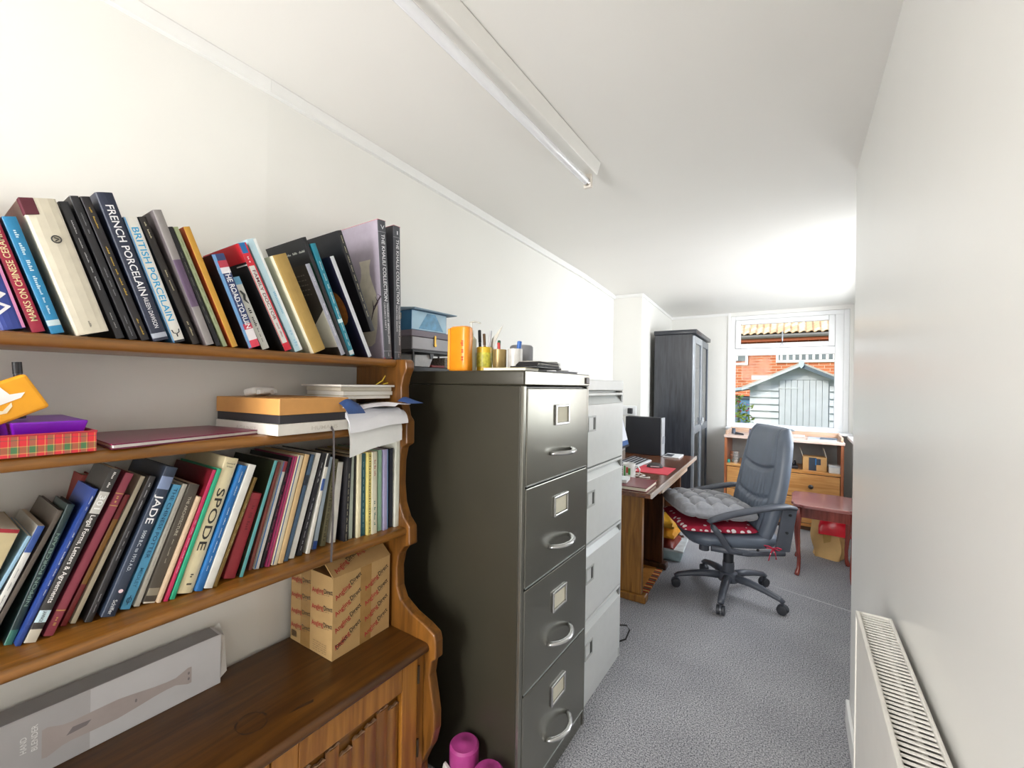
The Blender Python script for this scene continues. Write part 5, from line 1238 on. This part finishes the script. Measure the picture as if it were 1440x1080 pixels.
B().tube([(0, 0, 0), (-.02, -.012, .012), (-.042, -.008, .010), (-.03, -.004, -.004), (0, 0, 0)], .006, 6, ry=.0025).tube([(0, 0, 0), (.02, -.012, .012), (.040, -.008, .008), (.03, -.004, -.005), (0, 0, 0)], .006, 6, ry=.0025).done('bow_loop', tm_, tie, smooth=True)
B().tube([(0, 0, 0), (-.012, -.012, -.03), (-.02, -.008, -.07)], .006, 6, ry=.0022).tube([(0, 0, 0), (.012, -.012, -.025), (.016, -.008, -.055)], .006, 6, ry=.0022).done('bow_tail', tm_, tie, smooth=True)
grey_cloth = mat('#8b8c91', .95, var=.10, ns=60, bump=.35, bs=260, sheen=.3)
cushion('grey_tufted_cushion', 'plump grey tufted cushion on top of the red polka dot one', 'cushion', .225, .235, .5035, .120, grey_cloth, True, (CH[0] - .122, CH[1] - .066, 0), CRZ + rad(3), tiltx=0.012, n=60)

# ================================================================ tall black cabinet with glass doors
WR = (-.985, 4.62, 0); WRZ = rad(1.8)
wr = thing('glass_door_cabinet', 'tall black brown cabinet with glazed silver doors by the window', 'cabinet', WR, rz=WRZ)
bk = wood('#22242a', '#363940', 'Z', .32, 7, .3); bk2 = mat('#2b2e35', .3, var=.08, ns=12)
B().box(-.175, .165, -.45, -.43, 0, 1.79).box(-.175, .165, .43, .45, 0, 1.79).box(-.175, -.165, -.43, .43, .05, 1.79).box(-.165, .165, -.43, .43, 1.77, 1.79).box(-.165, .165, -.43, .43, .05, .07).done('carcass', bk, wr, .002)
B().box(-.18, .205, -.47, .47, 1.7905, 1.83).done('cornice', bk2, wr, .006, smooth='auto', seg=3)
for zz in (.45, .8, 1.15, 1.48): B().box(-.163, .14, -.428, .428, zz, zz + .018).done('shelf', bk, wr)
al_ = mat('#9fa6ae', .25, .5); mir = glass_mat('cabinet_glass', .5, (.75, .8, .85))
for y0, y1 in ((-.448, -.002), (.002, .448)):
    d = B()
    for q in ((y0, y0 + .05, .06, 1.775), (y1 - .05, y1, .06, 1.775), (y0 + .05, y1 - .05, .06, .12), (y0 + .05, y1 - .05, 1.71, 1.775), (y0 + .05, y1 - .05, .86, .93)): d.box(.166, .186, *q)
    do = d.done('cabinet_door', al_ if y0 < 0 else mat('#5d646e', .3, .3), wr, .002)
    B().box(.172, .177, y0 + .051, y1 - .051, .121, .859).done('pane', mir, do); B().box(.172, .177, y0 + .051, y1 - .051, .931, 1.709).done('pane', mir, do)
B().box(.187, .196, -.05, .05, .915, .965).cyl((.20, -.005, .94), .009, .05, 'Z', 10).done('door_catch', mat('#b9bcc0', .25, .8), wr, .002)
hp = thing('coiled_hose', 'flat grey coil lying on top of the black cabinet', 'coil', (-1.04, 4.50, 1.8305))
for k in range(3):
    r = .115 - k * .022
    B().tube([(r * math.cos(t), r * 1.2 * math.sin(t), .011 + k * .003) for t in [2 * PI * i / 28 for i in range(28)]], .0105, 8, True).done('coil_turn', mat('#9a9a94', .6), hp, smooth=True)

# ================================================================ pine drawer unit under the window
UN = (-.122, 4.96, 0); iv = inv_of(UN)
un = thing('pine_drawer_unit', 'pine chest with two wide drawers below an open cubby under the window', 'chest', UN)
pine = wood('#c08040', '#dba565', 'X', .35, 5, .3); pine2 = wood('#b5763a', '#cf9654', 'Z', .35, 5, .3); pale = wood('#d5b8a8', '#e6d2c6', 'X', .3, 5, .3)
UX0, UX1, UY0, UY1 = -.596, .352, 4.72, 5.17
for xa in (UX0, UX1 - .022): B().box(xa, xa + .022, UY0, UY1, .0, .80).done('side_panel', wood('#9a5530', '#b87046', 'Z', .35), un, .002, inv=iv)
B().box(UX0 - .006, UX1 + .006, UY0 - .012, UY1, .8005, .826).done('unit_top', pale, un, .004, inv=iv)
B().box(UX0 + .022, UX1 - .022, UY1 - .012, UY1, .06, .80).done('back_panel', mat('#aeb4b4', .6), un, inv=iv)
B().box(UX0 + .022, UX1 - .022, UY0, UY1 - .012, .522, .545).done('cubby_floor', pine, un, .002, inv=iv)
B().box(UX0 + .022, UX1 - .022, UY0 + .004, UY0 + .02, .04, .068).done('bottom_rail', pine, un, .002, inv=iv)
for q in ((UX0 + .004, UX1 - .004, UY1 - .02, UY1, .8265, .872), (UX0 + .002, UX0 + .02, UY0 + .05, UY1 - .021, .8265, .866), (UX1 - .02, UX1 - .002, UY0 + .05, UY1 - .021, .8265, .866)): B().box(*q).done('gallery_rail', wood('#c09a80', '#d8bca4', 'X', .35), un, .003, inv=iv)
for z0, z1, kn in ((.305, .516, '#3a3634'), (.075, .298, '#9a5a32')):
    d = B().box(UX0 + .026, UX1 - .026, UY0 - .004, UY0 + .016, z0, z1).done('drawer', pine, un, .003, inv=iv)
    for xk in (-.36, .115):
        B().lathe([(.008, 0), (.008, .012), (.018, .018), (.020, .026), (.012, .032), (.001, .033)], seg=16).xform(Matrix.Translation((xk, UY0 - .0042, (z0 + z1) / 2)) @ Matrix.Rotation(PI / 2, 4, 'X')).done('knob', mat(kn, .4), d, inv=iv, smooth='auto')
B().box(UX0 + .03, UX1 - .03, UY0 + .03, UY0 + .045, 0, .04).done('plinth', mat('#5a3a22', .6), un, inv=iv)
# things in and on it
ac = thing('kraft_parcel_box', 'open kraft parcel box with dark tape in the cubby', 'box', (.142, 4.85, .5455), rz=rad(3))
B().box(-.090, .090, -.055, .065, 0, .125).done('box_body', mat('#c99e66', .7), ac, .002)
B().hull8([(-.092, -.05, .1255), (-.088, -.05, .1255), (-.088, .06, .1255), (-.092, .06, .1255), (-.112, -.05, .195), (-.108, -.05, .195), (-.108, .06, .195), (-.112, .06, .195)]).done('box_flap', mat('#d3cdbd', .7), ac)
B().hull8([(.086, -.05, .1255), (.090, -.05, .1255), (.090, .06, .1255), (.086, .06, .1255), (.066, -.05, .205), (.070, -.05, .205), (.070, .06, .205), (.066, .06, .205)]).done('box_flap', mat('#d3cdbd', .7), ac)
B().box(-.045, .012, -.0562, -.0552, 0, .118).box(.012, .045, -.0562, -.0552, .055, .11).done('dark_tape', mat('#3c4654', .35), ac); B().box(.004, .012, -.0568, -.0564, .05, .112).done('blue_stripe', mat('#2f78b5', .4), ac)
tn = 'tape tins in the cubby'
for k in range(4):
    t = thing('film_tin', ('bottom', 'second lowest', 'second highest', 'topmost')[k] + ' round metal tin of the stack in the cubby', 'tin', (-.515 + .003 * (k % 2), 4.83, .5455 + k * .0282), group=tn)
    B().lathe([(.040, 0), (.042, .002), (.042, .016), (.040, .0165)], seg=24).done('tin_base', mat('#b9b9b6', .25, .8), t, smooth='auto'); B().lathe([(.0435, .012), (.0435, .026), (.041, .0278), (.001, .0278)], seg=24).done('tin_lid', mat('#c9c9c6', .25, .8), t, smooth='auto')
for k in range(2):
    t = thing('film_tin', ('lower', 'upper')[k] + ' of two small metal tins beside the tall tin stack', 'tin', (-.428, 4.80, .5455 + k * .0282), group=tn)
    B().lathe([(.020, 0), (.022, .002), (.022, .018)], seg=18).done('tin_base', mat('#b9b9b6', .25, .8), t, smooth='auto'); B().lathe([(.0232, .012), (.0232, .026), (.021, .0278), (.001, .0278)], seg=18).done('tin_lid', mat('#c9c9c6', .25, .8), t, smooth='auto')
def clump(name, label, loc, hx, s, seedv, cat='tool'):
    t = thing(name, label, cat, loc); rr = random.Random(seedv)
    B().box(-s, s, -.05, .05, 0, .03).done('tool_body', mat(hx, .5), t, .008)
    for k in range(3): B().tube([(-s * .8 + k * s * .6, -.02, .03), (-s * .4 + k * s * .5, .0, .045 + .012 * k), (s * .2 + k * s * .25, .02, .032)], .008, 8).done('tool_handle', mat(hx, .4, var=.3), t, smooth=True)
clump('hand_tools', 'heap of dark blue hand tools in the cubby', (-.33, 4.84, .5455), '#3b4552', .065, 4)
clump('cable_bundle', 'black cable bundle behind the chair in the cubby', (-.05, 4.83, .5455), '#26262a', .07, 6, 'cable')
o = B().box(-.572, -.548, 4.75, 4.77, .5455, .578).done('glue_stick', mat('#3aa59a', .4), None, .004); tag(o, 'small turquoise glue stick at the edge of the cubby', 'glue stick')
cd_ = thing('white_card_box', 'small white card box at the end of the cubby', 'box', (.288, 4.80, .5455))
B().box(-.040, .040, -.05, .06, 0, .05).done('box_body', mat('#d9d9d6', .5), cd_, .002); B().box(-.042, .042, -.052, .062, .0505, .066).done('box_lid', mat('#c2c5c8', .5), cd_, .002)
pk = thing('printed_magazine', 'blue and white magazine pile on the chest by the gallery end', 'magazine', (.205, 4.84, .8265), rz=rad(-4))
B().box(-.11, .10, -.08, .08, 0, .012).done('page_block', paper_w, pk); B().box(-.112, .102, -.082, .082, .0122, .015).done('cover', mat('#b9c6d6', .35, var=.3, ns=12), pk); B().box(-.02, .105, -.083, .06, .0152, .020).done('dark_booklet', mat('#4d5f70', .4), pk)
wp = thing('paper_packet', 'long pale packet on the chest behind the office chair', 'packet', (.02, 4.98, .8265)); B().box(-.10, .05, -.03, .03, 0, .024).done('packet_body', mat('#d6c6bc', .5), wp, .004); B().box(-.102, -.09, -.031, .031, 0, .0245).done('packet_seal', mat('#c0aea4', .5), wp)
lp = thing('grey_pouch', 'flat grey pouch lying on the gallery rail behind the chair', 'pouch', (-.16, 5.10, .8725), rz=rad(-5)); B().hull8([(-.10, -.05, .0), (.13, -.05, .0), (.10, .05, .0), (-.13, .05, .0), (-.13, -.05, .012), (.16, -.05, .005), (.12, .05, .016), (-.14, .05, .018)]).done('pouch_body', mat('#8d9496', .6), lp, .002); B().box(-.06, .06, -.0512, -.0504, .002, .005).done('zip', mat('#55585a', .4), lp)
for x, y, hgt, hx, lab in ((-.535, 4.90, .055, '#55606e', 'dark blue jar at the corner of the chest top'), (-.385, 4.98, .050, '#8f8fb2', 'lilac topped pot on the chest top')):
    j = thing('small_jar', lab, 'jar', (x, y, .8265)); B().lathe([(.016, 0), (.019, .003), (.019, hgt * .75), (.014, hgt * .8)], seg=16).done('jar_body', mat(hx, .3), j, smooth='auto'); B().lathe([(.016, hgt * .8 + .0005), (.017, hgt), (.001, hgt + .001)], seg=16).done('jar_lid', mat('#3a4250', .4), j, smooth='auto')
st = thing('stapler', 'low black stapler on the chest top', 'stapler', (-.475, 4.82, .8265)); B().box(-.04, .04, -.012, .012, 0, .008).done('stapler_base', mat('#2a2a2e', .4), st, .002); B().hull8([(-.038, -.01, .009), (.038, -.01, .009), (.038, .01, .009), (-.038, .01, .009), (-.038, -.01, .026), (.03, -.01, .014), (.03, .01, .014), (-.038, .01, .026)]).done('stapler_arm', mat('#3a3a40', .4), st, .002)

# ================================================================ little side table and the paper bag under it
TB = (.17, 3.76, 0)
tbm = wood('#6e2c24', '#94443a', 'Z', .22, 6, .6); ttop = wood('#8a4a48', '#b07a74', 'X', .14, 6, .8)
tt = thing('side_table', 'small reddish mahogany side table with scalloped top and curved legs', 'table', TB)
hw, hd = .190, .235
pts = []
for k in range(72):
    t = 2 * PI * k / 72; c, s = math.cos(t), math.sin(t)
    x = (abs(c) ** .28) * (1 if c > 0 else -1) * hw; y = (abs(s) ** .28) * (1 if s > 0 else -1) * hd
    wv = 1 + .022 * math.cos(8 * t) - .015 * math.cos(16 * t)
    pts.append((x * wv, y * wv))
B().prism(pts, 'XY', .478, .500).done('table_top', ttop, tt, .004)
for x0, x1, y0, y1 in ((-.15, .15, -.200, -.185), (-.15, .15, .185, .200), (-.160, -.146, -.185, .185), (.146, .160, -.185, .185)):
    B().box(x0, x1, y0, y1, .405, .477).done('apron', tbm, tt, .002)
for sx in (-1, 1):
    for sy in (-1, 1):
        X, Y = sx * .150, sy * .195
        P = [(0, .470, .020), (.008, .40, .024), (.012, .33, .020), (.004, .22, .015), (-.008, .12, .012), (-.006, .05, .012), (.004, .02, .016), (.010, .001, .014)]
        B().tube([(X + sx * o_ * .7, Y + sy * o_ * .7, z) for o_, z, r in P], [r for _, _, r in P], 10, up=(0, 1, 0)).done('leg', tbm, tt, smooth=True)
bgx = thing('kraft_paper_bag', 'crumpled kraft paper bag under the side table', 'bag', (.215, 4.095, 0), rz=rad(-8))
def bag(u, v):
    z = .34 * v; t = 2 * PI * u
    c, s = math.cos(t), math.sin(t)
    ax = .110 + .010 * math.sin(5 * t + 3 * v) - .02 * (1 - v) + .01 * math.sin(9 * v + t); ay = .065 + .012 * math.sin(4 * t - 5 * v)
    return Vector(((abs(c) ** .5) * (1 if c > 0 else -1) * ax, (abs(s) ** .5) * (1 if s > 0 else -1) * ay, z + (.012 * math.sin(6 * t) if v > .95 else 0)))
B().grid(bag, 48, 16, lambda u, v: bag(u, v) * .97 + Vector((0, 0, .003 * (1 - v)))).done('bag_wall', mat('#cda870', .8, var=.1, ns=8), bgx, smooth='auto')
B().box(-.08, .08, -.045, .045, .001, .004).done('bag_base', mat('#b08e54', .8), bgx)
B().prism([(-.02, .12), (.02, .14), (.03, .22), (.0, .26), (-.03, .2)], 'XZ', -.078, -.0765).done('bag_print', mat('#a58448', .8), bgx)
def redb(u, v):
    x = -.075 + .20 * u; y = -.075 + .14 * v
    e = (math.sin(PI * u) * math.sin(PI * v)) ** .4
    return Vector((x, y - .02 * (1 - v), .245 + .10 * e + .008 * math.sin(13 * u + 9 * v)))
o = B().grid(redb, 20, 20, lambda u, v: redb(u, v) * Vector((1, 1, 0)) + Vector((0, 0, .165 + .03 * abs(2 * v - 1)))).done('red_carrier_bag', mat('#d8142c', .3, var=.12, ns=12), None, smooth='auto')
o.location = (.225, 4.09, 0); tag(o, 'shiny red plastic bag stuffed into the kraft bag', 'bag')

# ================================================================ radiator on the near wall
RD = (.148, .70, .20); iv = inv_of(RD)
rdm = mat('#e4e1da', .3, var=.02)
ra = thing('radiator', 'white panel radiator with slatted top grille on the near wall', 'radiator', RD)
RY0, RY1 = .12, 1.207
B().box(.116, .126, RY0, RY1, .20, .790).done('front_panel', rdm, ra, .004, inv=iv)
B().box(.150, .158, RY0, RY1, .20, .785).done('rear_panel', rdm, ra, .003, inv=iv)
for ya in (RY1 + .0005, RY0 - .006): B().box(.114, .1745, ya, ya + .0055, .20, .802).done('end_cover', rdm, ra, .002, inv=iv)
for xa, xb in ((.114, .121), (.169, .1745)): B().box(xa, xb, RY0, RY1, .7905, .804).done('grille_rail', rdm, ra, .002, inv=iv)
B().box(.1265, .1495, RY0, RY1, .60, .605).done('slat_gap_shade', mat('#3a3630', .7), ra, inv=iv)  # dark sheet standing in for the shade between the slats
n = 92; sl_me = None
for k in range(n):
    y = RY1 - .006 - k * (RY1 - RY0 - .012) / (n - 1)
    if sl_me is None:
        s_ = B().hull8([(-.0239, -.0026, 0), (.0239, -.0026, 0), (.0239, .0026, 0), (-.0239, .0026, 0), (-.0239, -.0019, .0018), (.0239, -.0019, .0018), (.0239, .0019, .0018), (-.0239, .0019, .0018)]).done('grille_slat', rdm, ra); sl_me = s_.data
    else:
        s_ = bpy.data.objects.new('grille_slat', sl_me); COL.objects.link(s_); s_.parent = ra
    s_.location = (.145 - RD[0], y - RD[1], .797 - RD[2])
for y in (.35, 1.0): B().box(.1585, .1828, y - .02, y + .02, .30, .70).done('wall_bracket', mat('#b9b6ae', .4), ra, inv=iv)

# ================================================================ fluorescent batten on the ceiling
FL = (-.655, .75, CEIL - .002); iv = inv_of(FL)
fl = thing('fluorescent_batten', 'long white fluorescent batten light on the ceiling', 'ceiling light', FL)
B().prism([(-.690, 2.138), (-.684, 2.100), (-.640, 2.094), (-.626, 2.138)], 'XZ', -.05, 1.510).done('batten_body', mat('#edebe6', .3, var=.01), fl, .002, inv=iv)
B().cyl((-.672, -.03, 2.066), .013, 1.52, 'Y', 20).done('tube', mat('#f2f3f6', .15, var=.01), fl, smooth='auto', inv=iv)
for y in (-.045, 1.490): B().box(-.688, -.656, y, y + .016, 2.048, 2.099).done('lamp_holder', mat('#ddd6cc', .4), fl, .003, inv=iv)
for y in (-.028, 1.474): B().cyl((-.672, y, 2.066), .0138, .014, 'Y', 20).done('tube_cap', mat('#b9b4ae', .3, .7), fl, smooth='auto', inv=iv)
o = None
